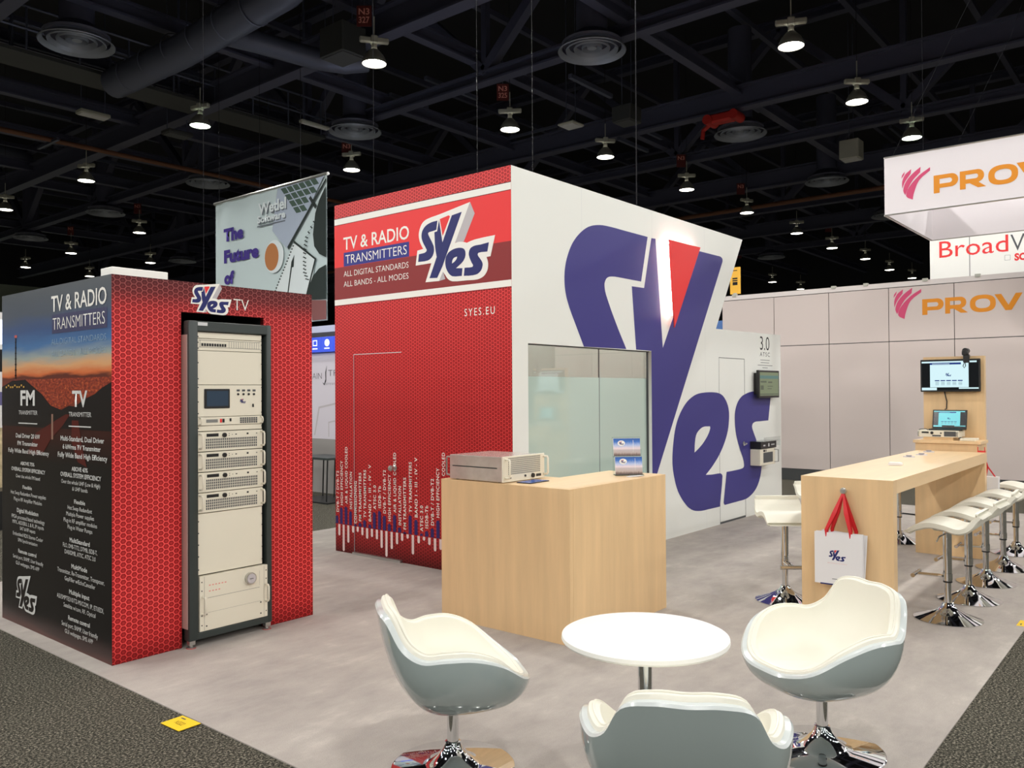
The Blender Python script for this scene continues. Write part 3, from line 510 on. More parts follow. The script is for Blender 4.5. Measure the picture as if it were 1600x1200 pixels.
# ---------------------------------------------------------------- tall red and white stand room
XR, YW = 5.814, 4.815
bt = thing('exhibition_stand', 'tall stand room with red honeycomb wall and white wall carrying giant blue letters', 'exhibition stand', (XR, YW, 0))
rw = Plane((XR, 0, 0), (0, -1, 0)); ww = Plane((0, YW, 0), (1, 0, 0))
# red wall with its door
hx = M['hex_tower']
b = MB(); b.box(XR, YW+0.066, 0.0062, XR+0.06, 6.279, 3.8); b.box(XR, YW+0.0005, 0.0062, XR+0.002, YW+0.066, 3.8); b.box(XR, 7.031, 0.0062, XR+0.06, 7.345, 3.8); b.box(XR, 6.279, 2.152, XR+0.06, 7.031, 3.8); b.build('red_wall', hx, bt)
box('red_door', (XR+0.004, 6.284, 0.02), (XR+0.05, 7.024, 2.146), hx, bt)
rects('door_seam', [(-7.031, 0.02, -7.0265, 2.15), (-7.031, 2.1455, -6.279, 2.152)], rw, M['pale_print'], bt, 0.0005)
box('threshold', (XR-0.03, 6.279, 0.006), (XR+0.02, 7.031, 0.03), M['alu'], bt)
MB().lathe([(0.030, 0), (0.032, 0.006), (0.014, 0.012), (0.013, 0.03), (0.026, 0.042), (0.031, 0.058), (0.026, 0.072), (0.002, 0.076)], n=20).build('door_knob', M['alu'], None, True)
kn = bpy.data.objects['door_knob']; kn.data.transform(Matrix.Translation(Vector((XR, 6.385, 0.965))-bt.location) @ Matrix.Rotation(R(-90), 4, 'Y')); kn.parent = bt
# banner printed across the head of the red wall
L_, R_ = -7.345, -4.815
rects('banner_red_band', [(L_, 3.110, R_, 3.574)], rw, M['red_print'], bt, 0.001)
rects('banner_maroon_band', [(L_, 2.758, R_, 3.110)], rw, M['maroon'], bt, 0.001)
rects('banner_white_band', [(L_, 3.580, R_, 3.645), (L_, 2.697, R_, 2.758)], rw, M['white_print'], bt, 0.001)
rects('banner_fine_line', [(L_, 3.574, R_, 3.578), (L_, 2.688, R_, 2.692), (L_, 3.646, R_, 3.652)], rw, M['black_print'], bt, 0.0012)
rects('banner_blue_box', [(-7.187, 3.112, -6.155, 3.263)], rw, mat('royal_blue_print', (52, 56, 132), 0.45), bt, 0.0018)
text('lettering', [('TV & RADIO', -7.190, 3.294, 1.036, 0.141, 0.012), ('TRANSMITTERS', -7.156, 3.140, 0.968, 0.100, -0.006), ('ALL DIGITAL STANDARDS', -7.186, 3.001, 1.022, 0.064, -0.006), ('ALL BANDS - ALL MODES', -7.187, 2.890, 1.022, 0.063, -0.006)], rw, M['white_print'], bt, 0.003)
text('lettering', [('SYES.EU', -5.397, 2.459, 0.38, 0.074, 0.0, 1.35)], rw, M['white_print'], bt, 0.002)
logo(bt, rw, -6.060, 2.794, 1.055, 0.003)
# level-meter print along the foot of the red wall
Wb = [(7.282, .179), (7.208, .017), (7.129, .116), (7.05, .232), (6.973, .247), (6.897, .22), (6.82, .192), (6.743, .218), (6.665, .202), (6.591, .12), (6.517, .039), (6.437, .127), (6.356, .185), (6.28, .227), (6.199, .259), (6.123, .109), (6.039, .23), (5.963, .265), (5.887, .23), (5.809, .177), (5.733, .20), (5.655, .12), (5.578, .23), (5.50, .26), (5.424, .2), (5.347, .15), (5.27, .24), (5.193, .22), (5.116, .09), (5.04, .2), (4.962, .23), (4.885, .17)]
Bb = [(7.32, .395), (7.246, .488), (7.167, .502), (7.093, .458), (7.012, .33), (6.935, .351), (6.861, .383), (6.776, .349), (6.705, .484), (6.625, .502), (6.549, .459), (6.472, .384), (6.394, .481), (6.317, .362), (6.242, .325), (6.162, .498), (6.076, .462), (6.0, .333), (5.925, .365), (5.846, .399), (5.768, .485), (5.69, .51), (5.612, .45), (5.535, .34), (5.458, .36), (5.38, .40), (5.303, .48), (5.226, .50), (5.149, .37), (5.072, .39), (4.995, .48), (4.918, .46)]
M['bar_white'] = mat('pinkish_white_print', (232, 208, 204), 0.5); M['bar_blue'] = mat('violet_blue_print', (58, 42, 98), 0.5)
def cap(y, zt, zb, w_, up):
    n = 8; s_ = 1 if up else -1; e = zt-s_*w_
    arc = [(-y+w_*math.cos(math.pi*k/n), e+s_*w_*math.sin(math.pi*k/n)) for k in range(n+1)]
    return [(-y+w_, zb)]+arc+[(-y-w_, zb)]
for y, z in Wb: flat('level_bar', [cap(y, z, 0.303, 0.017, False)], rw, M['bar_white'], bt, 0.002)
for y, z in Bb:
    if y < 7.33: flat('level_bar', [cap(min(y, 7.32), z, 0.309, 0.023, True)], rw, M['bar_blue'], bt, 0.002)
TX = [(7.308, .435, .885, 'DVB-T / DVB-T2'), (7.239, .513, .998, 'HIGH EFFICIENCY'), (7.16, .534, 1.15, 'AIR & LIQUID COOLED'), (7.084, .484, .883, 'INSTALLATION'), (7.007, .337, .791, 'COMMISSIONING'), (6.933, .368, .884, 'FM TRANSMITTERS'), (6.855, .412, .917, 'TV TRANSMITTERS'), (6.776, .38, .978, 'BAND I - III - IV - V'), (6.698, .513, .765, 'ATSC 3.0'), (6.621, .533, .763, 'ISDB-Tb'), (6.545, .484, .934, 'DVB-T / DVB-T2'), (6.469, .411, .893, 'HIGH EFFICIENCY'), (6.388, .505, 1.12, 'AIR & LIQUID COOLED'), (6.313, .385, .781, 'INSTALLATION'), (6.24, .349, .874, 'FM TRANSMITTERS'), (6.156, .529, 1.036, 'TV TRANSMITTERS'), (6.074, .486, 1.084, 'BAND I - III - IV - V'), (5.997, .354, .61, 'ATSC 3.0'), (5.925, .391, .616, 'ISDB-Tb'), (5.844, .428, .887, 'DVB-T / DVB-T2'), (5.768, .511, .996, 'HIGH EFFICIENCY'), (5.69, .553, 1.149, 'AIR & LIQUID COOLED'), (5.612, .48, .88, 'INSTALLATION'), (5.535, .37, .86, 'FM TRANSMITTERS'), (5.458, .39, .90, 'TV TRANSMITTERS')]
vt = Plane((XR, 0, 0), (0, 0, 1), (0, 1, 0))       # reads upwards
for y, z0, z1, s in TX: text('lettering', [(s, z0, y-0.021, z1-z0, 0.042, 0.012, 1.12)], vt, M['white_print'], bt, 0.002)
# white wall: one slanted outline with a window and a door cut out
out_ = [(XR+0.0025, 0.0062), (12.07, 0.0062), (12.07, 2.555), (9.94, 2.534), (10.77, 3.797), (XR+0.0025, 3.8)]
WX0, WX1, WZ0, WZ1 = 6.048, 8.297, 0.80, 2.188
hole = [(WX0, WZ0), (WX1, WZ0), (WX1, WZ1), (WX0, WZ1)]
dr = [(10.016, 0.03), (10.80, 0.03), (10.80, 2.166), (10.016, 2.166)]
wp = Plane((0, YW, 0), (1, 0, 0))
flat('white_wall', [out_, hole, dr], wp, M['wall_white'], bt, -0.065, 0.065)
wd = flat('white_door', [[(10.021, 0.035), (10.795, 0.035), (10.795, 2.161), (10.021, 2.161)]], wp, M['wall_white'], bt, -0.045, 0.043)
rects('door_gap', [(10.013, 0.03, 10.0205, 2.168), (10.7955, 0.03, 10.803, 2.168), (10.013, 2.1615, 10.803, 2.169), (10.013, 0.007, 10.803, 0.032)], wp, M['grille'], bt, 0.0004)
MB().cyl((10.752, YW, 1.014), (10.752, YW-0.05, 1.014), 0.012, n=10).cyl((10.752, YW-0.045, 1.014), (10.66, YW-0.05, 1.0), 0.011, n=8).cyl((10.752, YW, 1.014), (10.752, YW-0.008, 1.014), 0.03, n=16).build('door_handle', M['alu'], bt, True)
rects('panel_seam', [(6.93, 2.19, 6.933, 3.79), (8.33, 0.008, 8.333, 3.79), (9.63, 0.008, 9.633, 3.79)], wp, M['pale_print'], bt, 0.0003)
for k in 'SYes': flat('giant_letter', BIG[k], wp, M['blue'], bt, 0.001)
# raised back-lit red triangle
tri = BIG['tri'][0]
flat('red_triangle', [tri], wp, M['red_print'], bt, 0.075, 0.012)
c0 = (sum(p[0] for p in tri)/3, sum(p[1] for p in tri)/3)
def inset(p, k): return (c0[0]+(p[0]-c0[0])*k, c0[1]+(p[1]-c0[1])*k)
def strip(a, b_, w_):
    A = ww.at(a[0], a[1], 0.045); B = ww.at(b_[0], b_[1], 0.045)
    return MB().tube([A, (A+B)/2, B], w_, 6).build('light_strip', M['led'], bt)
I = [inset(p, 0.93) for p in tri]
strip(I[0], (I[0][0]+(I[2][0]-I[0][0])*0.9, I[0][1]+(I[2][1]-I[0][1])*0.9), 0.014); strip(I[0], I[1], 0.012)
# panel text by the wall monitor
text('lettering', [('3.0', 11.325, 2.312, 0.33, 0.205, -0.004), ('ATSC', 11.32, 2.222, 0.345, 0.062, 0.0, 1.3)], wp, M['black_print'], bt, 0.001)
rects('small_print', [(11.33, 2.165, 11.66, 2.172), (11.34, 2.128, 11.64, 2.135), (11.24, 2.090, 11.76, 2.097), (11.40, 2.055, 11.59, 2.062)], wp, M['grille'], bt, 0.001)
# glazing: two panes with a frosted lower film
for x0, x1 in ((WX0-0.08, 7.325), (7.335, WX1+0.12)):
    p = box('window_pane', (x0, YW+0.068, WZ0-0.03), (x1, YW+0.074, WZ1+0.03), M['glass'], bt)
    box('frosted_film', (x0, YW+0.0665, WZ0-0.03), (x1, YW+0.0675, 1.881), M['frost'], p)
box('window_mullion', (7.3255, YW+0.066, WZ0-0.03), (7.3345, YW+0.076, WZ1+0.03), M['grille'], bt)
box('window_edge', (WX1-0.006, YW+0.04, WZ0), (WX1+0.0, YW+0.0655, WZ1), M['grille'], bt)
rects('window_edge_line', [(WX0, WZ1-0.012, WX1, WZ1)], wp, M['grille'], bt, -0.03)
# inside and back of the room
b = MB(); b.box(XR+0.06, 7.285, 0.0062, 10.0, 7.345, 3.8); b.box(10.0, 7.285, 0.0062, 12.07, 7.345, 2.55); b.box(12.01, YW+0.065, 0.0062, 12.07, 7.285, 2.55); b.build('rear_wall', M['wall_white'], bt)
b = MB(); b.box(8.95, YW+0.07, 0.006, 9.0, 7.28, 2.5); b.build('partition', M['wall_white'], bt)
rl = thing('added_room_light', 'added white batten light inside the stand room behind the glass', 'light fixture', (7.4, 6.2, 2.9))  # unseen lamp, added to brighten the room behind the glass
MB().box(6.8, 6.15, 2.9, 8.0, 6.25, 2.96, 0.005).build('housing', M['white'], rl); MB().box(6.85, 6.165, 2.885, 7.95, 6.235, 2.9).build('tube', M['added_tube_glow'], rl)
for x in (6.9, 7.9): MB().cyl((x, 6.2, 2.96), (x, 6.2, 13.6), 0.003, n=4).build('wire', M['black'], rl)

# wall monitor and the bracketed units on the white wall
g = thing('wall_monitor', 'black wall monitor with a greenish screen under the 3.0 ATSC print', 'monitor', (11.40, 4.75, 1.63))
MB().box(11.045, 4.715, 1.632, 11.76, 4.755, 2.018, 0.006).build('casing', M['black'], g)
MB().box(11.10, 4.755, 1.68, 11.70, YW, 1.98, 0.0).build('wall_box', M['black'], g)
sp_ = Plane((0, 4.715, 0), (1, 0, 0))
rects('screen', [(11.075, 1.662, 11.73, 1.99)], sp_, M['screen_green'], g, 0.001)
rects('screen_bar', [(11.075, 1.90, 11.73, 1.945)], sp_, M['screen_teal'], g, 0.002)
rects('screen_text', [(11.10, 1.845, 11.30, 1.868), (11.36, 1.84, 11.50, 1.86), (11.10, 1.745, 11.20, 1.805), (11.34, 1.79, 11.52, 1.80), (11.34, 1.755, 11.48, 1.765), (11.08, 1.675, 11.72, 1.69)], sp_, M['screen_olive'], g, 0.002)
g = thing('demo_receiver', 'cream and black transmitter unit in a clear bracket on the white wall', 'electronic unit', (11.2, 4.70, 0.69))
MB().box(10.95, 4.665, 0.70, 11.47, YW-0.004, 0.925, 0.004).build('cream_unit', M['rack_cream'], g)
MB().box(10.95, 4.655, 0.93, 11.49, YW-0.004, 1.03, 0.004).build('black_unit', M['black'], g)
sp_ = Plane((0, 4.665, 0), (1, 0, 0))
rects('grille', [(11.05, 0.735, 11.38, 0.875)], sp_, M['grille'], g, 0.001)
rects('display', [(11.05, 0.885, 11.12, 0.915), (11.135, 0.885, 11.16, 0.915)], sp_, M['black'], g, 0.001)
sp2 = Plane((0, 4.655, 0), (1, 0, 0)); rects('label_print', [(11.03, 0.965, 11.10, 0.985), (11.20, 0.955, 11.24, 1.0), (11.30, 0.97, 11.42, 0.985)], sp2, M['pale_print'], g, 0.001)
MB().tube([(11.42, 4.66, 0.73), (11.42, 4.60, 0.735), (11.42, 4.60, 0.90), (11.42, 4.66, 0.905)], 0.007).build('handle', M['alu'], g, True)
b = MB(); b.box(10.93, 4.60, 1.032, 11.50, YW-0.003, 1.038); b.box(10.93, 4.60, 1.038, 11.50, 4.604, 1.09); b.box(11.495, 4.60, 0.96, 11.50, YW-0.003, 1.032); b.build('clear_bracket', M['acrylic'], g)

# ---------------------------------------------------------------- red display block with the rack
BX0, BX1, BY0, BY1, BZ = 2.465, 4.021, 5.366, 7.21, 2.508
g = thing('display_block', 'red honeycomb display block with a dusk poster on its side', 'display block', (BX0, BY0, 0))
fp = Plane((0, BY0, 0), (1, 0, 0)); ps = Plane((BX0-0.0008, 0, 0), (0, -1, 0))
NX0, NX1, NZ = 2.936, 3.585, 2.298
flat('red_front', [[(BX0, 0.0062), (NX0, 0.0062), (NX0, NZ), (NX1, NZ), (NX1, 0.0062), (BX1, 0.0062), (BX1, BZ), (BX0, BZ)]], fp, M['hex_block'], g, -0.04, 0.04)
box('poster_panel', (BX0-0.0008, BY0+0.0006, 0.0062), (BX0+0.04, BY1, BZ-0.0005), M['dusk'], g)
b = MB(); b.box(BX1-0.04, BY0+0.041, 0.0062, BX1, BY1, BZ-0.002); b.box(BX0+0.04, BY1-0.04, 0.0062, BX1-0.04, BY1, BZ-0.002); b.build('rear_panels', M['wall_white'], g)
b = MB(); b.box(NX0-0.02, BY0+0.042, 0.0062, NX0, 6.1, NZ+0.02); b.box(NX1, BY0+0.042, 0.0062, NX1+0.02, 6.1, NZ+0.02); b.box(NX0-0.02, 6.1, 0.0062, NX1+0.02, 6.12, NZ+0.02); b.box(NX0, BY0+0.042, NZ, NX1, 6.1, NZ+0.02); b.build('rack_niche', M['dark_hole'], g)
box('white_top_box', (BX0+0.005, BY0+0.003, BZ-0.01), (2.845, 5.53, 2.557), M['white'], g, 0.003)
pl = fp
logo(g, pl, 3.005, 2.295, 0.315, 0.001)
text('lettering', [('TV', 3.335, 2.338, 0.125, 0.088, -0.01)], pl, M['white_print'], g, 0.002)
# printed landscape
flat('printed_sea', [[(-6.98, 1.85), (-5.366, 1.85), (-5.366, 1.80), (-6.178, 1.63), (-6.25, 1.64), (-6.60, 1.80)]], ps, M['sea'], g, 0.0008)
flat('printed_hill', [[(-7.21, 1.80), (-7.0, 1.845), (-6.75, 1.85), (-6.62, 1.80), (-6.45, 1.74), (-6.30, 1.66), (-6.12, 1.63), (-6.0, 1.66), (-5.90, 1.655), (-5.78, 1.70), (-5.60, 1.74), (-5.50, 1.78), (-5.366, 1.815), (-5.366, 1.50), (-7.21, 1.50)]], ps, M['land'], g, 0.0012)
flat('printed_road', [[(-6.72, 1.30), (-6.55, 1.46), (-6.2, 1.56), (-6.05, 1.60), (-5.98, 1.60), (-6.1, 1.52), (-6.3, 1.42), (-6.45, 1.30)], [(-5.95, 1.56), (-5.85, 1.56), (-5.80, 1.40), (-5.72, 1.25), (-5.86, 1.28), (-5.96, 1.42)]], ps, M['road'], g, 0.0016)
rects('printed_pole', [(-6.285, 1.42, -6.255, 1.60)], ps, M['lane'], g, 0.002)
b = [(-6.945, 1.86, -6.925, 2.18)]
for k in range(7): b.append((-6.955+0.001*k, 1.88+k*0.042, -6.915-0.001*k, 1.888+k*0.042))
rects('printed_mast', b, ps, M['land'], g, 0.002); rects('printed_mast_light', [(-6.957, 2.17, -6.908, 2.19)], ps, mat('red_light_print', (190, 84, 76), 0.4), g, 0.0022)
rects('printed_town_lights', [(-7.13+0.042*k, 1.79+0.012*(k % 3 == 1), -7.105+0.042*k, 1.803+0.012*(k % 3 == 1)) for k in range(9)], ps, mat('yellow_light_print', (206, 160, 70), 0.4), g, 0.002)
rects('banner_blue_box', [(-6.276, 2.168, -5.424, 2.302)], ps, mat('slate_blue_print', (66, 66, 98), 0.3), g, 0.001)
text('lettering', [('TV & RADIO', -6.282, 2.324, 0.853, 0.115, 0.012), ('TRANSMITTERS', -6.258, 2.194, 0.806, 0.089, -0.012)], ps, M['white_print'], g, 0.003)
text('lettering', [('ALL DIGITAL STANDARDS', -6.282, 2.089, 0.846, 0.045, -0.016), ('ALL BANDS - ALL MODES', -6.282, 2.005, 0.846, 0.045, -0.018)], ps, mat('faint_blue_print', (150, 172, 190), 0.3), g, 0.003)
PT = [
('FM', 6.707, 1.716, 0.266, 0.131, 2),
('TRANSMITTER', 6.7, 1.606, 0.349, 0.037, 0),
('Dual Driver 20 kW', 6.705, 1.432, 0.445, 0.038, 1),
('FM Transmitter', 6.708, 1.375, 0.377, 0.037, 1),
('Fully Wide Band High Efficiency', 6.7, 1.317, 0.752, 0.038, 1),
('ABOVE 75%', 6.711, 1.225, 0.26, 0.031, 1),
('OVERALL SYSTEM EFFICIENCY', 6.702, 1.178, 0.626, 0.033, 1),
('Over the whole FM band', 6.705, 1.127, 0.445, 0.031, 0),
('Flexible', 6.714, 1.049, 0.17, 0.031, 1),
('Hot Swap Redundant Power supplies', 6.703, 0.999, 0.65, 0.033, 0),
('Plug-in RF Amplifier Modules', 6.708, 0.951, 0.519, 0.033, 0),
('Digital Modulation', 6.71, 0.869, 0.394, 0.037, 1),
('FPGA processed based technology', 6.705, 0.818, 0.61, 0.035, 0),
('MPX, AES/EBU, L & R, IP inputs', 6.705, 0.777, 0.574, 0.033, 0),
('SAT & RF inputs', 6.709, 0.736, 0.283, 0.031, 0),
('Embedded RDS Stereo Coder', 6.708, 0.689, 0.554, 0.033, 0),
('SFN Synchronization', 6.709, 0.647, 0.361, 0.031, 0),
('Remote control', 6.714, 0.565, 0.335, 0.035, 1),
('Serial port, SNMP, User friendly', 6.705, 0.516, 0.559, 0.033, 0),
('GUI webpages, SMS APP', 6.712, 0.471, 0.433, 0.033, 0),
('TV', 5.826, 1.71, 0.234, 0.127, 2),
('TRANSMITTER', 5.823, 1.603, 0.342, 0.038, 0),
('Multi-Standard, Dual Driver', 5.797, 1.436, 0.663, 0.041, 1),
('6 kWrms TV Transmitter', 5.803, 1.379, 0.579, 0.039, 1),
('Fully Wide Band High Efficiency', 5.797, 1.322, 0.753, 0.041, 1),
('ABOVE 43%', 5.827, 1.231, 0.247, 0.035, 1),
('OVERALL SYSTEM EFFICIENCY', 5.82, 1.187, 0.621, 0.036, 1),
('Over the whole UHF (Low & High)', 5.821, 1.138, 0.594, 0.033, 0),
('& UHF bands', 5.824, 1.096, 0.234, 0.032, 0),
('Flexible', 5.828, 1.01, 0.169, 0.033, 1),
('Hot Swap Redundant', 5.829, 0.964, 0.373, 0.034, 0),
('Multiple Power supplies', 5.824, 0.92, 0.425, 0.034, 0),
('Plug-in RF amplifier modules', 5.824, 0.875, 0.511, 0.034, 0),
('Plug-in Water Pumps', 5.827, 0.831, 0.379, 0.034, 0),
('MultiStandard', 5.83, 0.744, 0.309, 0.037, 1),
('FLO, DVB-T/T2, DTMB, ISDB-T,', 5.828, 0.7, 0.526, 0.035, 0),
('DAB/DMB, ATSC, ATSC 3.0', 5.827, 0.656, 0.472, 0.035, 0),
('MultiMode', 5.836, 0.567, 0.243, 0.037, 1),
('Transmitter, Re-Transmitter, Transposer,', 5.823, 0.519, 0.719, 0.037, 0),
('GapFiller w/EchoCanceller', 5.83, 0.472, 0.468, 0.035, 0),
('Multiple input', 5.837, 0.389, 0.311, 0.037, 1),
('ASI/SMPTE310/T2-MI/COM, IP, ETI/EDI,', 5.833, 0.336, 0.718, 0.037, 0),
('Satellite w/cam, RF, Optical', 5.837, 0.287, 0.49, 0.035, 0),
('Remote control', 5.842, 0.209, 0.331, 0.037, 1),
('Serial port, SNMP, User friendly', 5.837, 0.156, 0.554, 0.037, 0),
('GUI webpages, SMS APP', 5.846, 0.109, 0.431, 0.035, 0),
]
M['poster_white'] = mat('poster_white_print', (216, 216, 212), 0.4)
for s, yc, zc, w_, h_, k in PT: text('lettering', [(s, -yc-w_/2, zc-h_*0.42, w_, h_*0.86, 0.03 if k == 2 else (0.016 if k else 0.0))], ps, M['poster_white'], g, 0.003)
rects('rule_line', [(-6.878, 1.521, -6.529, 1.529), (-5.998, 1.516, -5.655, 1.524)], ps, bpy.data.materials['poster_white_print'], g, 0.003)
logo(g, ps, -6.93, 0.125, 0.395, 0.003, mono=bpy.data.materials['poster_white_print'])

# transmitter rack
RX0, RX1, RY0 = 2.945, 3.600, 5.285
g = thing('transmitter_rack', 'tall cream transmitter rack cabinet with a dark frame in the red block', 'rack cabinet', (3.28, 5.5, 0))
def rbar(a, b_, bev=0.012): return MB().box(*a, *b_, bev, 2)
fr_ = MB()
fr_.box(RX0, RY0, 0.055, RX0+0.072, RY0+0.075, 2.238, 0.012, 2); fr_.box(RX1-0.045, RY0, 0.055, RX1, RY0+0.075, 2.238, 0.012, 2)
fr_.box(RX0+0.03, RY0+0.002, 2.165, RX1-0.03, RY0+0.075, 2.236, 0.006); fr_.box(RX0+0.03, RY0+0.002, 0.057, RX1-0.03, RY0+0.075, 0.106, 0.006)
fr_.build('front_frame', M['rack_dark'], g, True)
IX1 = 3.578
b = MB(); b.box(RX0+0.02, RY0+0.06, 0.08, IX1, 5.36, 2.21); b.box(RX0+0.02, 5.36, 0.08, IX1-0.01, 6.0, 2.21); b.build('cabinet_body', M['black'], g)
box('side_panel', (RX0-0.005, RY0+0.016, 0.14), (RX0+0.004, 5.75, 2.14), M['rack_side'], g)
box('maker_plate', (RX0+0.068, RY0-0.001, 2.205), (RX0+0.14, RY0+0.004, 2.228), M['pale_print'], g)
for x in (RX0+0.03, RX1-0.03):
    MB().box(x-0.022, RY0+0.01, 0.028, x+0.022, RY0+0.05, 0.062, 0.003).cyl((x, RY0+0.03, 0.008), (x, RY0+0.03, 0.03), 0.012, n=10).lathe([(0.03, 0.006), (0.03, 0.012), (0.02, 0.016)], (x, RY0+0.03, 0), 16).build('foot', M['alu'], g)
    MB().lathe([(0.032, 0.006), (0.032, 0.009), (0.028, 0.010)], (x, RY0+0.03, 0), 16).build('red_pad', M['red_cast'], g)
# front plates; PX0..PX1 is the 19 inch width
PX0, PX1, PY = 3.018, 3.528, RY0+0.022
def plate(name, z0, z1, y=PY, x0=PX0, x1=PX1): return box(name, (x0, y, z0), (x1, y+0.02, z1), M['rack_cream'], g, 0.002)
rp = Plane((0, PY, 0), (1, 0, 0))
zt = 2.163
top = plate('blank_panel', 2.120, zt)
bp = plate('breaker_panel', 2.036, 2.117)
rects('breaker', [(3.05+0.0195*k, 2.066, 3.065+0.0195*k, 2.086) for k in range(10)], rp, M['black'], bp, 0.002)
rects('breaker_cover_line', [(3.262+0.0185*k, 2.060, 3.264+0.0185*k, 2.104) for k in range(14)]+[(3.03, 2.058, 3.52, 2.060), (3.03, 2.106, 3.52, 2.108), (3.04, 2.06, 3.042, 2.106)], rp, M['grille'], bp, 0.002)
p2 = plate('blank_panel', 1.800, 2.033); p3 = plate('control_panel', 1.577, 1.797)
MB().box(3.070, PY-0.008, 1.634, 3.266, PY+0.001, 1.770, 0.004).build('display_bezel', M['black'], p3)
rects('display', [(3.085, 1.650, 3.251, 1.756)], rp, M['lcd'], p3, 0.0095)
for k in range(4): MB().cyl((3.333+k*0.043, PY+0.002, 1.732), (3.333+k*0.043, PY-0.006, 1.732), 0.008, n=10).build('button', M['black'], p3)
rects('button_label', [(3.322+k*0.043, 1.752, 3.347+k*0.043, 1.766) for k in range(4)], rp, M['grille'], p3, 0.002)
logo(p3, rp, 3.345, 1.664, 0.055, 0.002, plate=False)
rects('socket', [(3.448, 1.638, 3.462, 1.662)], rp, M['black'], p3, 0.002)
ex = plate('exciter_unit', 1.517, 1.574, PY-0.006); ep = Plane((0, PY-0.006, 0), (1, 0, 0))
rects('exciter_display', [(3.082, 1.536, 3.17, 1.558)], ep, M['grey_lcd'], ex, 0.002); rects('exciter_keys', [(3.205, 1.534, 3.222, 1.560), (3.262, 1.540, 3.276, 1.562)], ep, M['black'], ex, 0.002)
rects('exciter_red_key', [(3.186, 1.534, 3.202, 1.560)], ep, M['red_print'], ex, 0.002)
rects('exciter_grille', [(3.345+0.018*i, 1.526+0.014*j, 3.359+0.018*i, 1.537+0.014*j) for i in range(8) for j in range(3)], ep, M['grille'], ex, 0.002)
def pull(x, y, z0, z1, parent, d=0.042, r=0.007): MB().tube([(x, y, z0), (x, y-d*0.8, z0+0.002), (x, y-d, z0+0.014), (x, y-d, z1-0.014), (x, y-d*0.8, z1-0.002), (x, y, z1)], r, 8).build('handle', M['rack_cream'], parent, True)
for x in (PX0+0.014, PX1-0.014): pull(x, PY-0.006, 1.524, 1.568, ex, 0.03, 0.005)
fil = plate('blank_panel', 1.478, 1.514)
def amp(z0, z1, y, x0, x1, parent_g, name='amplifier_unit'):
    u = box(name, (x0, y, z0), (x1, y+0.03, z1), M['rack_cream'], parent_g, 0.002)
    q = Plane((0, y, 0), (1, 0, 0)); W = x1-x0; H = z1-z0
    rects('grille_slot', [(x0+W*(0.115+0.0285*k), z0+H*(0.13+0.135*j), x0+W*(0.134+0.0285*k), z0+H*(0.235+0.135*j)) for k in range(28) for j in range(4)], q, M['grille'], u, 0.0012)
    rects('display', [(x0+W*0.125, z0+H*0.74, x0+W*0.305, z0+H*0.90)], q, M['black'], u, 0.0012)
    MB().cyl((x0+W*0.39, y+0.002, z0+H*0.80), (x0+W*0.39, y-0.012, z0+H*0.80), H*0.115, n=16).build('dial', M['black'], u, True)
    rects('small_controls', [(x0+W*0.46, z0+H*0.84, x0+W*0.472, z0+H*0.88), (x0+W*0.46, z0+H*0.74, x0+W*0.472, z0+H*0.78), (x0+W*0.51, z0+H*0.79, x0+W*0.52, z0+H*0.83), (x0+W*0.56, z0+H*0.79, x0+W*0.585, z0+H*0.84), (x0+W*0.74, z0+H*0.78, x0+W*0.77, z0+H*0.87), (x0+W*0.89, z0+H*0.80, x0+W*0.91, z0+H*0.84)], q, M['black'], u, 0.0012)
    for x in (x0+W*0.025, x1-W*0.025): pull(x, y, z0+H*0.16, z1-H*0.10, u)
    return u
zz = 1.476
for k in range(4):
    amp(zz-0.138, zz-0.003, PY-0.01-0.004*(k == 2), PX0, PX1, g); zz -= 0.1405
p4 = plate('blank_panel', 0.492, zz-0.003)
pu = box('pump_unit', (PX0+0.004, PY-0.022, 0.108), (PX1+0.03, PY+0.02, 0.484), M['rack_cream'], g, 0.002); pp = Plane((0, PY-0.022, 0), (1, 0, 0))
MB().cyl((3.410, PY-0.02, 0.410), (3.410, PY-0.045, 0.410), 0.042, n=24).build('gauge_body', M['alu'], pu, True)
MB().cyl((3.410, PY-0.045, 0.410), (3.410, PY-0.047, 0.410), 0.034, n=24).build('gauge_dial', M['grey_print'], pu)
rects('gauge_needle', [(3.395, 0.408, 3.425, 0.412)], Plane((0, PY-0.047, 0), (1, 0, 0)), M['black'], pu, 0.001)
rects('panel_line', [(3.08, 0.330, 3.49, 0.332), (3.055, 0.112, 3.0565, 0.48), (3.527, 0.112, 3.5285, 0.48), (3.08, 0.230, 3.50, 0.231), (3.49, 0.345, 3.491, 0.45)], pp, M['grille'], pu, 0.001)
rects('pink_print', [(3.09+0.024*k, 0.412, 3.103+0.024*k, 0.420) for k in range(6)]+[(3.09+0.024*k, 0.372, 3.103+0.024*k, 0.380) for k in range(4)], pp, M['sign_pink'], pu, 0.001)
rects('screw', [(x-0.004, z-0.004, x+0.004, z+0.004) for x in (3.037, 3.545) for z in (0.15, 0.215, 0.385, 0.445)]+[(x-0.005, z-0.005, x+0.005, z+0.005) for x in (3.072, 3.50) for z in (0.14, 0.22)], pp, M['black'], pu, 0.001)
pull(3.042, PY-0.022, 0.225, 0.345, pu); pull(3.54, PY-0.022, 0.225, 0.345, pu)
rects('rack_screw', [(x-0.004, z-0.004, x+0.004, z+0.004) for x in (PX0+0.004, PX1-0.006) for z in (2.13, 2.09, 2.05, 1.95, 1.84, 1.78, 1.68, 1.60, 1.50, 0.86, 0.78, 0.70, 0.62, 0.53)], rp, M['black'], g, 0.008)
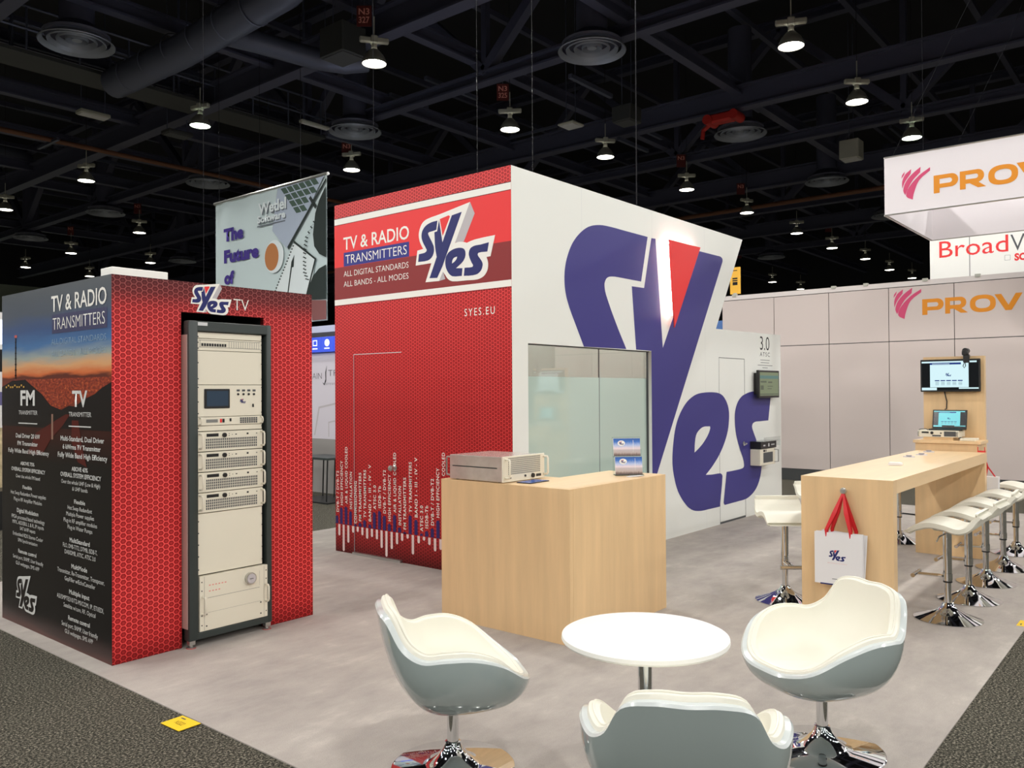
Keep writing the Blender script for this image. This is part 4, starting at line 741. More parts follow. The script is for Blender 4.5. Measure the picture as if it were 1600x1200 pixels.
# ---------------------------------------------------------------- reception counter
g = thing('reception_counter', 'L-shaped maple reception counter with a silver unit and brochures on top', 'counter', (4.604, 3.313, 0))
CZ = 1.07; cx0, cy0, cx1, cy1, ix, iy = 4.604, 3.313, 5.915, 4.53, 5.21, 3.845
b = MB(); b.box(cx0, cy0+0.001, 0.006, cx0+0.04, cy1, CZ-0.001); b.build('front_panel', M['wood'], g)
box('side_panel', (cx0+0.0405, cy0, 0.006), (cx1, cy0+0.04, CZ-0.001), M['wood'], g)
b = MB(); b.box(cx0+0.0405, cy1-0.04, 0.006, ix, cy1, CZ-0.041); b.box(cx1-0.04, cy0+0.0405, 0.006, cx1, iy, CZ-0.041); b.box(ix-0.03, iy-0.03, 0.006, ix, cy1-0.041, CZ-0.041); b.box(ix, iy-0.03, 0.006, cx1-0.041, iy, CZ-0.041); b.build('inner_panels', M['wood'], g)
b = MB(); b.box(cx0+0.0405, cy0+0.0405, CZ-0.04, ix, cy1, CZ); b.box(ix, cy0+0.0405, CZ-0.04, cx1, iy, CZ); b.build('counter_top', M['wood_flat'], g)
# rack unit lying on it
DX0, DX1, DY0, DY1, DZ0, DZ1 = 4.614, 5.112, 3.915, 4.46, 1.075, 1.263
g = thing('rack_amplifier', 'silver rack amplifier with a cream grille front on the reception counter', 'electronic unit', (DX0, DY0, CZ))
MB().box(DX0+0.012, DY0+0.012, DZ0, DX1-0.012, DY1, DZ1-0.004, 0.003).build('metal_case', M['steel'], g)
rects('side_slot', [(-4.43, 1.172, -3.98, 1.180)], Plane((DX0+0.012, 0, 0), (0, -1, 0)), M['rack_dark'], g, 0.0008)
fpn = box('front_plate', (DX0, DY0, DZ0), (DX1, DY0+0.012, DZ1), M['rack_cream'], g, 0.002)
q = Plane((0, DY0, 0), (1, 0, 0))
rects('grille_slot', [(DX0+0.062+0.0148*k, 1.128+0.0142*j, DX0+0.0705+0.0148*k, 1.138+0.0142*j) for k in range(26) for j in range(9)], q, M['grille'], fpn, 0.001)
rects('display', [(5.005, 1.092, 5.068, 1.112)], q, M['black'], fpn, 0.001); MB().cyl((4.962, DY0+0.002, 1.104), (4.962, DY0-0.012, 1.104), 0.017, n=16).build('dial', M['black'], fpn, True)
MB().cyl((4.873, DY0+0.002, 1.108), (4.873, DY0-0.006, 1.108), 0.009, n=10).cyl((4.70, DY0+0.002, 1.104), (4.70, DY0-0.004, 1.104), 0.006, n=8).build('connector', M['black'], fpn)
for x in (DX0+0.03, DX1-0.012): MB().tube([(x, DY0, 1.105), (x, DY0-0.035, 1.107), (x, DY0-0.042, 1.118), (x, DY0-0.042, 1.228), (x, DY0-0.035, 1.24), (x, DY0, 1.242)], 0.008, 8).build('handle', M['rack_cream'], fpn, True)
MB().tube([(DX0+0.03, DY1, 1.10), (DX0+0.03, DY1+0.045, 1.102), (DX0+0.03, DY1+0.05, 1.115), (DX0+0.03, DY1+0.05, 1.225), (DX0+0.03, DY1+0.045, 1.238), (DX0+0.03, DY1, 1.24)], 0.007, 8).build('rear_handle', M['alu'], g, True)
for x in (DX0+0.04, DX1-0.04):
    for y in (DY0+0.06, DY1-0.06): MB().cyl((x, y, CZ), (x, y, DZ0), 0.014, n=10).build('foot', M['black'], g)
g = thing('leaflet', 'folded photo leaflet lying flat in front of the silver amplifier', 'leaflet', (4.83, 3.80, CZ))
rz = Matrix.Rotation(R(2), 3, 'Z')
MB().rbox((4.828, 3.805, CZ+0.0035), (0.235, 0.125, 0.006), rz).build('pages', M['black_print'], g)
MB().rbox((4.830, 3.806, CZ+0.0072), (0.228, 0.119, 0.001), rz).build('cover', M['skyline'], g)
flat('printed_spot', [oval(4.80, 3.82, 0.018, 0.012), oval(4.855, 3.815, 0.02, 0.014)], Plane((0, 0, CZ+0.0078), (1, 0, 0), (0, 1, 0)), M['navy'], g, 0.0005)
# brochure holder, turned to the visitors
hd = Vector((0.70, -0.715, 0)); hc = Vector((5.665, 3.50, CZ)); hn = Vector((-0.715, -0.70, 0))
def hbox(name, u0, u1, n0, n1, z0, z1, m, parent, lean=0.16, bev=0.0):
    """box in the holder's frame, leaning back as it rises"""
    b = MB(); vs = []
    for z in (z0, z1):
        for u, n in ((u0, n0), (u1, n0), (u1, n1), (u0, n1)):
            vs.append(b.bm.verts.new(hc+hd*u+hn*(n-lean*z)+Vector((0, 0, z))))
    for f in ((3, 2, 1, 0), (4, 5, 6, 7), (0, 1, 5, 4), (1, 2, 6, 5), (2, 3, 7, 6), (3, 0, 4, 7)): b.bm.faces.new([vs[k] for k in f])
    return b.build(name, m, parent)
g = thing('brochure_holder', 'clear acrylic two-tier brochure holder at the end of the counter', 'brochure holder', hc)
hbox('back_plate', -0.115, 0.115, -0.052, -0.049, 0.004, 0.30, M['acrylic'], g); hbox('base_plate', -0.115, 0.115, -0.055, 0.06, 0.0, 0.004, M['acrylic'], g, 0)
for z0, n0 in ((0.004, 0.03), (0.142, -0.012)):
    hbox('front_lip', -0.115, 0.115, n0+0.0, n0+0.003, z0, z0+0.06, M['acrylic'], g); hbox('shelf', -0.115, 0.115, -0.049, n0, z0, z0+0.003, M['acrylic'], g)
for tier, (z0, n0) in enumerate(((0.008, 0.012), (0.150, -0.030))):
    nm = ('lower', 'upper')[tier]
    s = thing('brochure', '%s blue-sky city brochure in the acrylic holder on the counter' % nm, 'brochure', hc+Vector((0, 0, z0)), 'city brochures in the holder')
    hbox('pages', -0.108, 0.108, n0-0.012, n0+0.006, z0, z0+0.138, M['paper'], s)
    hbox('cover', -0.108, 0.108, n0+0.0065, n0+0.0075, z0, z0+0.138, M['skyline'], s)
    up = (Vector((0, 0, 1))-hn*0.16).normalized()
    pq = Plane(hc+hn*(n0+0.009), hd, up)
    flat('cloud_print', [oval(-0.045, z0+0.104, 0.030, 0.022)], pq, M['white_print'], s, 0.0006); logo(s, pq, -0.067, z0+0.088, 0.046, 0.0010, plate=False)
    rects('tower_print', [(0.050, z0+0.03, 0.0525, z0+0.128)], pq, M['white_print'], s, 0.0006)
g = thing('card_stack', 'small white cards lying under the brochure holder', 'cards', hc+hn*0.085)
for k in range(3): MB().rbox(hc+hn*0.118+hd*0.02*k+Vector((0, 0, 0.0015+0.003*k)), (0.085, 0.055, 0.0025), Matrix.Rotation(R(-40+6*k), 3, 'Z')).build('card', M['paper'], g)

# ---------------------------------------------------------------- round table and tub chairs
g = thing('round_table', 'white round table on a chrome column between the tub chairs', 'table', (3.03, 1.80, 0.006))
MB().lathe([(0.001, 0.725), (0.335, 0.725), (0.345, 0.720), (0.347, 0.705), (0.342, 0.697), (0.001, 0.695)], (3.03, 1.80, 0), 64, False).build('table_top', M['white'], g, True)
MB().cyl((3.03, 1.80, 0.04), (3.03, 1.80, 0.68), 0.03, n=24).build('column', M['chrome'], g, True)
MB().lathe([(0.10, 0.68), (0.10, 0.694)], (3.03, 1.80, 0), 24).build('top_bracket', M['chrome'], g, True)
MB().lathe([(0.001, 0.007), (0.26, 0.007), (0.26, 0.016), (0.12, 0.028), (0.06, 0.05), (0.035, 0.11), (0.03, 0.11)], (3.03, 1.80, 0), 48, False).build('base_dish', M['chrome'], g, True)

def smooth_loop(pts, n):
    """closed Catmull-Rom through pts, n samples between neighbours"""
    N = len(pts); out = []
    for i in range(N):
        p0, p1, p2, p3 = (Vector(pts[(i+k-1) % N]) for k in range(4))
        for k in range(n):
            t = k/n; out.append(0.5*((2*p1)+(p2-p0)*t+(2*p0-5*p1+4*p2-p3)*t*t+(3*p1-p0-3*p2+p3)*t**3))
    return out
half = [(0.345, 0.0, 0.425), (0.335, 0.135, 0.432), (0.275, 0.255, 0.468), (0.165, 0.335, 0.548), (0.035, 0.362, 0.590), (-0.09, 0.352, 0.592), (-0.185, 0.315, 0.584), (-0.262, 0.262, 0.628), (-0.318, 0.207, 0.728), (-0.345, 0.11, 0.753)]
RIM = half+[(-0.348, 0.0, 0.750)]+[(x, -y, z) for x, y, z in reversed(half[1:])]
LOOP = smooth_loop(RIM, 5)
def bez(a, c, b_, t): return a*(1-t)**2+c*2*t*(1-t)+b_*t*t
def tub_chair(label):
    g = thing('tub_chair', label, 'chair', (0, 0, 0), 'cream and grey tub chairs')
    N = len(LOOP); b = MB(); rings = []
    def shrink(p, d):        # move a rim point inwards in plan by d
        q = Vector((p.x, p.y, 0)); L = q.length; return Vector((p.x*(1-d/L), p.y*(1-d/L), p.z))
    for i in range(13):
        t = i/12; rr = []
        for p in LOOP:
            a = Vector((p.x, p.y, 0)).normalized()*0.07+Vector((0, 0, 0.280)); back = max(0.0, -p.x/0.35)
            c = Vector((p.x*(0.93-0.10*back), p.y*(1.0), 0.297+0.10*(p.z-0.42)))
            rr.append(b.bm.verts.new(bez(a, c, p, t)))
        rings.append(rr)
    b.skin(rings, False); b.bm.faces.new(list(reversed(rings[0]))); b.build('shell', M['shell'], g, True)
    b = MB(); R1 = [b.bm.verts.new(p) for p in LOOP]; R2 = [b.bm.verts.new(shrink(p, 0.008)+Vector((0, 0, 0.010))) for p in LOOP]; R3 = [b.bm.verts.new(shrink(p, 0.030)+Vector((0, 0, 0.013))) for p in LOOP]; R4 = [b.bm.verts.new(shrink(p, 0.034)+Vector((0, 0, -0.01))) for p in LOOP]
    b.skin([R1, R2, R3, R4], False).build('shell_rim', M['shell_rim'], g, True)
    b = MB(); rings = []; edge = [shrink(p, 0.026)+Vector((0, 0, 0.008)) for p in LOOP]; crown = [shrink(p, 0.036)+Vector((0, 0, 0.020+0.010*min(1, max(0, (p.z-0.45)/0.15)))) for p in LOOP]; inn = [shrink(p, 0.072)+Vector((0, 0, 0.022)) for p in LOOP]
    prof = []
    for e, k, n_ in zip(edge, crown, inn):
        seat = Vector((n_.x*0.12, n_.y*0.12, 0.425)); flatz = 0.432; tall = max(0.0, n_.z-0.45)
        c = Vector((n_.x*0.90, n_.y*0.94, flatz)) if tall > 0.0 else Vector((n_.x*0.6, n_.y*0.6, 0.440))
        prof.append([e, e*0.4+k*0.6+Vector((0, 0, 0.006)), k, k*0.5+n_*0.5+Vector((0, 0, 0.004)), n_]+[bez(n_, c, seat, t/10) for t in range(1, 11)])
    for i in range(len(prof[0])): rings.append([b.bm.verts.new(p[i]) for p in prof])
    b.skin(rings, False); b.bm.faces.new(rings[-1]); b.build('cushion', M['leather'], g, True)
    b = MB(); pts = [shrink(p, 0.050)+Vector((0, 0, 0.022+0.010*min(1, max(0, (p.z-0.45)/0.15)))) for p in LOOP]
    b.skin([b.ring(p, pts[(k+1) % N]-pts[k-1], 0.0045, 6) for k, p in enumerate(pts)], False, True).build('piping', M['leather'], bpy.data.objects[g.children[-1].name], True)
    MB().cyl((0, 0, 0.252), (0, 0, 0.282), 0.031, n=20).build('collar', M['black'], g, True)
    MB().cyl((0, 0, 0.05), (0, 0, 0.254), 0.027, n=24).build('column', M['chrome'], g, True)
    MB().lathe([(0.001, 0.0), (0.282, 0.0), (0.284, 0.008), (0.276, 0.013), (0.14, 0.022), (0.105, 0.034), (0.072, 0.062), (0.046, 0.092), (0.036, 0.122), (0.028, 0.124)], n=64, caps=False).build('base_dish', M['chrome'], g, True)
    return g
ch = tub_chair('cream tub chair at left seen from its grey side')
def face(o, x, y, d): o.location = (x, y, 0.0065); o.rotation_euler = (0, 0, math.atan2(d[1], d[0]))
c2 = copy_tree(ch); c2['label'] = 'cream tub chair at right facing the round table with its seat in view'
c3 = copy_tree(ch); c3['label'] = 'tub chair nearest the camera seen from behind, grey curved back'
face(ch, 2.789, 2.678, (0.80, -0.60)); face(c2, 4.03, 1.42, (-0.875, 0.485)); face(c3, 2.615, 1.400, (0.865, 0.50))

# ---------------------------------------------------------------- high bar table, pedestal, stools
BTX0, BTX1, BTY0, BTY1, BT = 6.298, 9.65, 1.70, 2.362, 1.085
g = thing('bar_table', 'long high maple bar table with slab legs', 'table', (6.298, 1.7, 0.006))
box('table_top', (BTX0+0.0, BTY0, BT-0.0015), (BTX1, BTY1, BT), M['wood_flat'], g); box('apron', (BTX0+0.0925, BTY0+0.0003, BT-0.10), (BTX1, BTY1-0.0003, BT-0.0015), M['wood_flat'], g)
box('slab_leg', (BTX0+0.0002, BTY0+0.0003, 0.0062), (BTX0+0.092, BTY1-0.0003, BT-0.0016), M['wood'], g); box('slab_leg', (BTX1-0.095, BTY0+0.002, 0.0062), (BTX1-0.003, BTY1-0.002, BT-0.1005), M['wood'], g)
MB().lathe([(0.010, 0), (0.010, 0.02), (0.021, 0.03), (0.025, 0.042), (0.020, 0.055), (0.002, 0.058)], n=16).build('knob', M['alu'], None, True)
kn = [o for o in bpy.data.objects if o.name.startswith('knob') and not o.parent][-1]; kn.data.transform(Matrix.Translation(Vector((BTX0, 2.034, 0.995))-g.location) @ Matrix.Rotation(R(-90), 4, 'Y')); kn.parent = g
g = thing('demo_pedestal', 'maple pedestal with a tall back board behind the bar table', 'pedestal', (9.75, 2.1, 0.006))
box('plinth_body', (9.75, 1.80, 0.006), (10.14, 2.40, 1.16), M['wood'], g); box('plinth_top', (9.735, 1.77, 1.16), (10.14, 2.42, 1.19), M['wood_flat'], g)
box('back_board', (10.14, 1.80, 0.006), (10.22, 2.405, 2.095), M['wood'], g)
g = thing('tv_monitor', 'black flat monitor with a white slide on the tall maple board', 'monitor', (10.10, 2.13, 1.71))
MB().box(10.075, 1.828, 1.708, 10.115, 2.420, 2.064, 0.005).build('casing', M['black'], g); box('wall_mount', (10.115, 2.0, 1.80), (10.1395, 2.25, 1.98), M['black'], g)
sp_ = Plane((10.075, 0, 0), (0, -1, 0))
def slide(g, pl, u0, v0, u1, v1, bright, dark='screen_dark'):
    W, H = u1-u0, v1-v0; rr = lambda n, L, m, o: rects(n, [(u0+W*a, v0+H*b_, u0+W*c, v0+H*d) for a, b_, c, d in L], pl, m, g, o)
    rr('screen', [(0, 0, 1, 1)], M['screen_dark'], 0.001)
    rr('slide_page', [(0.15, 0.10, 0.83, 0.93)], M[bright], 0.0016); rr('task_bars', [(0, 0.93, 0.97, 0.985), (0.0, 0.0, 0.27, 0.09), (0.66, 0.045, 1.0, 0.09)], M[bright], 0.0016)
    rr('slide_header', [(0.15, 0.87, 0.70, 0.935)], M['screen_navy'], 0.0022); rr('header_text', [(0.19, 0.89, 0.50, 0.905)], M[bright], 0.0026)
    rr('slide_buttons', [(0.235+0.102*k, 0.31, 0.318+0.102*k, 0.345) for k in range(5)], M['screen_navy'], 0.0022)
    rr('slide_text', [(0.245+0.102*k, 0.18+0.03*j, 0.31+0.102*k, 0.19+0.03*j) for k in range(5) for j in range(4)], M['screen_grey'], 0.0022)
    for k in 'SYes': flat('screen_logo', [[(u0+W*(0.42+0.12*x), v0+H*(0.46+0.20*y)) for x, y in p] for p in LOGO[k]], pl, M['screen_navy'], g, 0.0022)
slide(g, sp_, -2.405, 1.725, -1.843, 2.048, 'screen_white')
tag(MB().tube([(10.13, 2.19, 1.708), (10.125, 2.165, 1.60), (10.125, 2.17, 1.52), (10.115, 2.185, 1.515)], 0.006, 6).build('monitor_cable', M['black'], None, True), 'thin dark cable hanging from the monitor to the laptop', 'cable')
g = thing('clip_camera', 'black camera on a clip at the top right of the monitor', 'camera', (10.08, 1.95, 2.02))
MB().box(10.035, 1.925, 2.02, 10.0735, 1.985, 2.115, 0.008).box(10.05, 1.93, 2.068, 10.12, 1.98, 2.11, 0.008).build('clip_arm', M['black'], g); MB().cyl((10.03, 1.962, 2.15), (10.13, 1.962, 2.15), 0.030, n=14).box(10.02, 1.935, 2.10, 10.10, 1.995, 2.155, 0.01).build('camera_head', M['black'], g, True)
MB().tube([(10.05, 1.975, 2.02), (10.04, 1.985, 1.985), (10.045, 1.975, 1.965), (10.05, 1.962, 1.985), (10.05, 1.965, 2.02)], 0.004, 6).build('cable_loop', M['black'], g, True)
# unit and laptop on the pedestal
g = thing('exciter_rack_unit', 'cream rack unit raised on a small maple block on the pedestal', 'electronic unit', (9.95, 2.19, 1.19))
box('support_block', (9.80, 2.04, 1.1905), (10.05, 2.33, 1.222), M['wood'], g)
u = amp(1.222, 1.300, 0, 0, 0.01, g) if False else MB().box(9.79, 1.985, 1.222, 10.10, 2.385, 1.294, 0.003).build('case', M['rack_cream'], g)
q = Plane((9.79, 0, 0), (0, -1, 0))
rects('display', [(-2.345, 1.262, -2.275, 1.280)], q, M['black'], g, 0.001); rects('grille', [(-2.125, 1.232, -2.01, 1.286), (-2.24, 1.230, -2.155, 1.246)], q, M['grille'], g, 0.001)
MB().cyl((9.80, 2.242, 1.268), (9.777, 2.242, 1.268), 0.015, n=14).cyl((9.80, 2.155, 1.266), (9.784, 2.155, 1.266), 0.008, n=10).build('dial', M['black'], g, True)
for y in (2.375, 1.995): MB().tube([(9.79, y, 1.235), (9.765, y, 1.238), (9.765, y, 1.276), (9.79, y, 1.28)], 0.006).build('handle', M['alu'], g, True)
tag(MB().tube([(9.82, 2.38, 1.296), (9.82, 2.36, 1.305), (9.82, 2.31, 1.308), (9.83, 2.29, 1.298)], 0.005, 6).build('patch_cable', M['black'], None, True), 'short black cable curled on the left of the cream rack unit', 'cable')
g = thing('laptop', 'open laptop with a cyan slide on the cream rack unit', 'laptop', (9.97, 2.12, 1.295))
MB().box(9.82, 1.955, 1.2945, 10.035, 2.285, 1.308, 0.003).build('keyboard_base', M['black'], g)
lean = Matrix.Rotation(R(14), 3, 'Y'); up = Vector((0.24, 0, 0.97))
pl = Plane((10.02, 2.122, 1.312), (0, -1, 0), up)
b = MB(); b.rbox(pl.at(0, 0.10, 0), (0.34, 0.205, 0.010), Matrix((pl.U, pl.V, pl.N)).transposed(), 0.002); lid = b.build('lid', M['black'], g)
slide(lid, pl if False else Plane(pl.at(0, 0, 0.005), pl.U, pl.V), -0.158, 0.012, 0.158, 0.192, 'screen_cyan')
tag(box('pale_box', (10.09, 2.02, 1.1905), (10.135, 2.25, 1.50), M['pale_print'], None, 0.004), 'pale flat box standing behind the laptop', 'box')
tag(MB().box(9.79, 1.83, 1.1905, 9.99, 1.975, 1.215, 0.003).build('white_adapter', M['rack_cream'], None), 'slim white adapter leaning beside the cream rack unit', 'adapter')
# small things on the bar top
for k, (x, y, w_, h_, lb) in enumerate(((7.60, 2.03, 0.16, 0.024, 'white card box nearest on the bar table top'),)):
    g = thing('card_holder', lb, 'card holder', (x, y, BT)); MB().rbox((x, y, BT+h_/2), (0.07, 0.105, h_), Matrix.Rotation(R(8), 3, 'Z'), 0.003).build('tray', M['paper'], g)
    MB().rbox((x, y, BT+h_+0.002), (0.055, 0.09, 0.003), Matrix.Rotation(R(8), 3, 'Z')).build('card', M['white'], g)
for x, y, lb in ((8.62, 2.18, 'first small cable outlet beyond the white card box'), (8.96, 2.15, 'middle small cable outlet on the bar table'), (9.42, 2.19, 'farthest small cable outlet on the bar table')):
    g = thing('table_outlet', lb, 'cable outlet', (x, y, BT), 'cable outlets on the bar table')
    MB().lathe([(0.001, 0.006), (0.05, 0.006), (0.055, 0.0)], (x, y, BT), 20, False).build('cap', M['grey_print'], g); MB().lathe([(0.012, 0.0), (0.03, 0.018), (0.001, 0.02)], (x, y, BT), 14, False).build('outlet_lid', M['grey_print'], g)
g = thing('red_clip', 'small red bag handle hook at the far end of the bar table', 'hook', (9.66, 1.74, 1.09))
MB().box(9.655, 1.715, 1.086, 9.70, 1.785, 1.10).box(9.655, 1.715, 1.10, 9.66, 1.722, 1.14).box(9.655, 1.778, 1.10, 9.66, 1.785, 1.14).build('hook_body', M['ribbon'], g)

def stool(label):
    g = thing('bar_stool', label, 'stool', (0, 0, 0), 'white wave-seat bar stools')
    # seat profile along x (front +x): (x, z of the upper face)
    S = smooth_loop([(0.215, 0, 0.676), (0.165, 0, 0.722), (0.08, 0, 0.744), (-0.02, 0, 0.732), (-0.10, 0, 0.712), (-0.155, 0, 0.728), (-0.195, 0, 0.775), (-0.222, 0, 0.832)], 4)[:29]
    b = MB(); rings = []
    for k, p in enumerate(S):
        t = (S[min(k+1, 28)]-S[max(k-1, 0)]).normalized(); n = Vector((t.z, 0, -t.x)); n = n if n.z > 0 or abs(n.z) < 0.2 else -n
        if n.z < 0: n = -n
        w_ = 0.20*(1-0.10*max(0, k-20)/8); th = 0.05 if 3 < k < 24 else 0.034+0.006*min(k, 28-k)*0.6
        pr = [(-w_, 0.006), (-w_+0.012, 0.0), (w_-0.012, 0.0), (w_, 0.006), (w_, th-0.012), (w_-0.018, th), (-w_+0.018, th), (-w_, th-0.012)]
        rings.append([b.bm.verts.new(p-n*dz+Vector((0, y, 0))) for y, dz in pr])
    b.skin(rings).build('seat', M['leather'], g, True)
    MB().lathe([(0.10, 0.668), (0.10, 0.688), (0.034, 0.66)], n=20).build('seat_plate', M['chrome'], g, True)
    MB().cyl((0, 0, 0.285), (0, 0, 0.70), 0.030, n=20).build('upper_column', M['chrome'], g, True)
    MB().cyl((0, 0, 0.275), (0, 0, 0.287), 0.032, n=20).build('collar', M['black'], g, True)
    MB().cyl((0, 0, 0.06), (0, 0, 0.28), 0.0245, n=20).build('lower_column', M['chrome'], g, True)
    MB().cyl((0, 0, 0.295), (0, 0, 0.345), 0.034, n=20).cyl((0.03, 0.018, 0.32), (0.215, 0.018, 0.315), 0.0085, n=8).cyl((0.03, -0.018, 0.32), (0.215, -0.018, 0.315), 0.0085, n=8).cyl((0.22, -0.10, 0.315), (0.22, 0.10, 0.315), 0.016, n=12).build('foot_rest', M['chrome'], g, True)
    MB().tube([(0.01, 0.02, 0.64), (0.03, 0.12, 0.63), (0.035, 0.17, 0.60)], 0.006).build('lift_lever', M['chrome'], g, True)
    MB().lathe([(0.001, 0.0), (0.235, 0.0), (0.238, 0.006), (0.19, 0.022), (0.13, 0.045), (0.08, 0.070), (0.048, 0.098), (0.034, 0.125), (0.025, 0.127)], n=48, caps=False).build('base_dish', M['chrome'], g, True)
    return g
st = stool('bar stool nearest the camera in the right row')
for k, (x, y, d, lb) in enumerate(((6.93, 1.49, (0, 1), 'bar stool nearest the camera in the right row'), (7.66, 1.49, (0.05, 1), 'second bar stool of the right row'), (8.42, 1.50, (-0.04, 1), 'third bar stool of the right row'),
    (9.20, 1.49, (0.0, 1), 'fourth bar stool of the right row'), (10.12, 1.52, (0.05, 1), 'farthest bar stool of the right row, cut by the picture edge'),
    (6.72, 2.66, (-0.80, -0.60), 'bar stool left of the bar table, its seat front towards the camera'), (8.10, 2.80, (-0.6, -0.8), 'bar stool on the far left side hidden behind the table leg'),
    (10.12, 2.672, (0.0, -1), 'bar stool seen through under the bar table beside the far leg'))):
    o = st if k == 0 else copy_tree(st); o['label'] = lb; face(o, x, y, d)

# gift bags
def gift_bag(label, tilt, px, y0, y1, z0, z1, dpt, printed):
    cy = (y0+y1)/2; g = thing('gift_bag', label, 'bag', (px, cy, z0), 'gift bags hanging on the knob')
    rot = Matrix.Rotation(R(tilt), 3, 'X') @ Matrix.Rotation(R(2), 3, 'Z'); c = Vector((px, cy, z1))
    P = lambda y, z, x: c+rot @ Vector((x-px, y-cy, z-z1))
    b = MB()
    def sheet(a): b.bm.faces.new([b.bm.verts.new(p) for p in a])
    xm = px+dpt/2
    for x in (px, px+dpt): sheet([P(y0, z0, x), P(y1, z0, x), P(y1, z1, x), P(y0, z1, x)])
    for y, s in ((y0, 1), (y1, -1)):      # gusseted sides fold inwards
        sheet([P(y, z0, px), P(y+s*0.012, z0+0.02, xm), P(y+s*0.02, z1, xm), P(y, z1, px)]); sheet([P(y, z0, px+dpt), P(y+s*0.012, z0+0.02, xm), P(y+s*0.02, z1, xm), P(y, z1, px+dpt)])
    sheet([P(y0, z0, px), P(y1, z0, px), P(y1, z0, px+dpt), P(y0, z0, px+dpt)])
    b.build('paper_body', M['paper'], g)
    pl = Plane(P(y1, z0, px), rot @ Vector((0, -1, 0)), rot @ Vector((0, 0, 1)))
    rects('dark_base_edge', [(0.04, -0.006, 0.26, 0.004)], pl, M['navy'], g, 0.0006)
    if printed:
        logo(g, pl, 0.098, 0.168, 0.135, 0.001, plate=False)
        text('lettering', [('BROADCASTING', 0.095, 0.152, 0.135, 0.007, -0.02)], pl, M['sign_pink'], g, 0.001); rects('small_print', [(0.125, 0.038, 0.195, 0.042)], pl, M['grille'], g, 0.001)
    kx, kz = BTX0-0.040, 0.985
    for x in (px+0.001, px+dpt-0.001):
        for yy in (cy+0.085, cy-0.085):
            a = P(yy, z1-0.012, x); e = Vector((kx+(0.006 if x > px+0.01 else -0.006), 2.034, kz)); w1 = Vector((0, 0.016, 0)); w0 = Vector((0, 0.006, 0)); mid = (a+e)/2+Vector((-0.008, 0, 0))
            b = MB(); th = Vector((0.0015, 0, 0)); rg = [[b.bm.verts.new(v) for v in (p-w_-th, p+w_-th, p+w_+th, p-w_+th)] for p, w_ in ((a-Vector((0, 0, 0.02)), w0*0.4), (a+Vector((0, 0, 0.03)), w1*0.6), (mid, w1), (e, w0))]
            b.skin(rg).build('ribbon_handle', M['ribbon'], g)
gift_bag('front white gift bag with red ribbons and blue logo', 0, 6.200, 1.890, 2.226, 0.312, 0.690, 0.040, True)
gift_bag('rear white gift bag peeking out right behind the front bag', 3.5, 6.248, 1.872, 2.19, 0.335, 0.688, 0.030, False)
g = thing('gift_bag', 'distant white gift bag with red and white ribbons at the far table leg', 'bag', (9.60, 1.62, 0.55), 'gift bags at the far leg')
MB().box(9.66, 1.60, 0.50, 9.74, 1.76, 0.84, 0.002).build('paper_body', M['paper'], g); MB().box(9.655, 1.598, 0.50, 9.66, 1.76, 0.70).build('navy_print', M['navy'], g)
for yy in (1.63, 1.72): MB().tube([(9.70, yy, 0.83), (9.69, 1.70, 0.94), (9.66, 1.72, 1.03)], 0.008).build('ribbon_handle', M['ribbon'], g)

# ---------------------------------------------------------------- neighbouring stands
PX = 15.88
g = thing('panel_wall', 'tall pale mauve panel wall of the neighbouring stand with magenta and orange logo', 'stand wall', (PX, 2, 0))
ys = [7.55, 6.46, 5.395, 4.33, 3.265, 2.20, 1.135, 0.07, -1.0, -2.06]
for a, c in zip(ys, ys[1:]):
    box('panel', (PX, c+0.006, 0.225), (PX+0.05, a-0.006, 2.592), M['mauve_panel'], g); box('panel', (PX, c+0.006, 2.606), (PX+0.05, a-0.006, 3.560), M['mauve_panel'], g)
box('backing', (PX+0.02, -2.06, 0.0), (PX+0.12, 7.55, 3.60), M['dark_box'], g)
box('top_rail', (PX-0.01, -2.06, 3.572), (PX+0.12, 7.56, 3.66), M['rail'], g); box('plinth', (PX-0.005, -2.06, 0.0), (PX+0.02, 7.55, 0.215), M['dark_box'], g)
for y in (7.28, 5.30, 4.72, 3.72, 2.9): box('clamp', (PX-0.03, y-0.04, 3.635), (PX+0.04, y+0.04, 3.685), M['ballast'], g)
def rrect(x0, y0, x1, y1, r, right_only=True, n=6):
    o = [(x0, y0)]
    for k in range(n+1):
        a = -math.pi/2+math.pi/2*k/n; o.append((x1-r+r*math.cos(a), y0+r+r*math.sin(a)))
    for k in range(n+1):
        a = math.pi/2*k/n; o.append((x1-r+r*math.cos(a), y1-r+r*math.sin(a)))
    return o+[(x0, y1)]
def sup(cx, cy, a, b_, n=32, e=2.5):
    o = []
    for k in range(n):
        t = 2*math.pi*k/n; c, s = math.cos(t), math.sin(t); o.append((cx+a*math.copysign(abs(c)**(2/e), c), cy+b_*math.copysign(abs(s)**(2/e), s)))
    return o
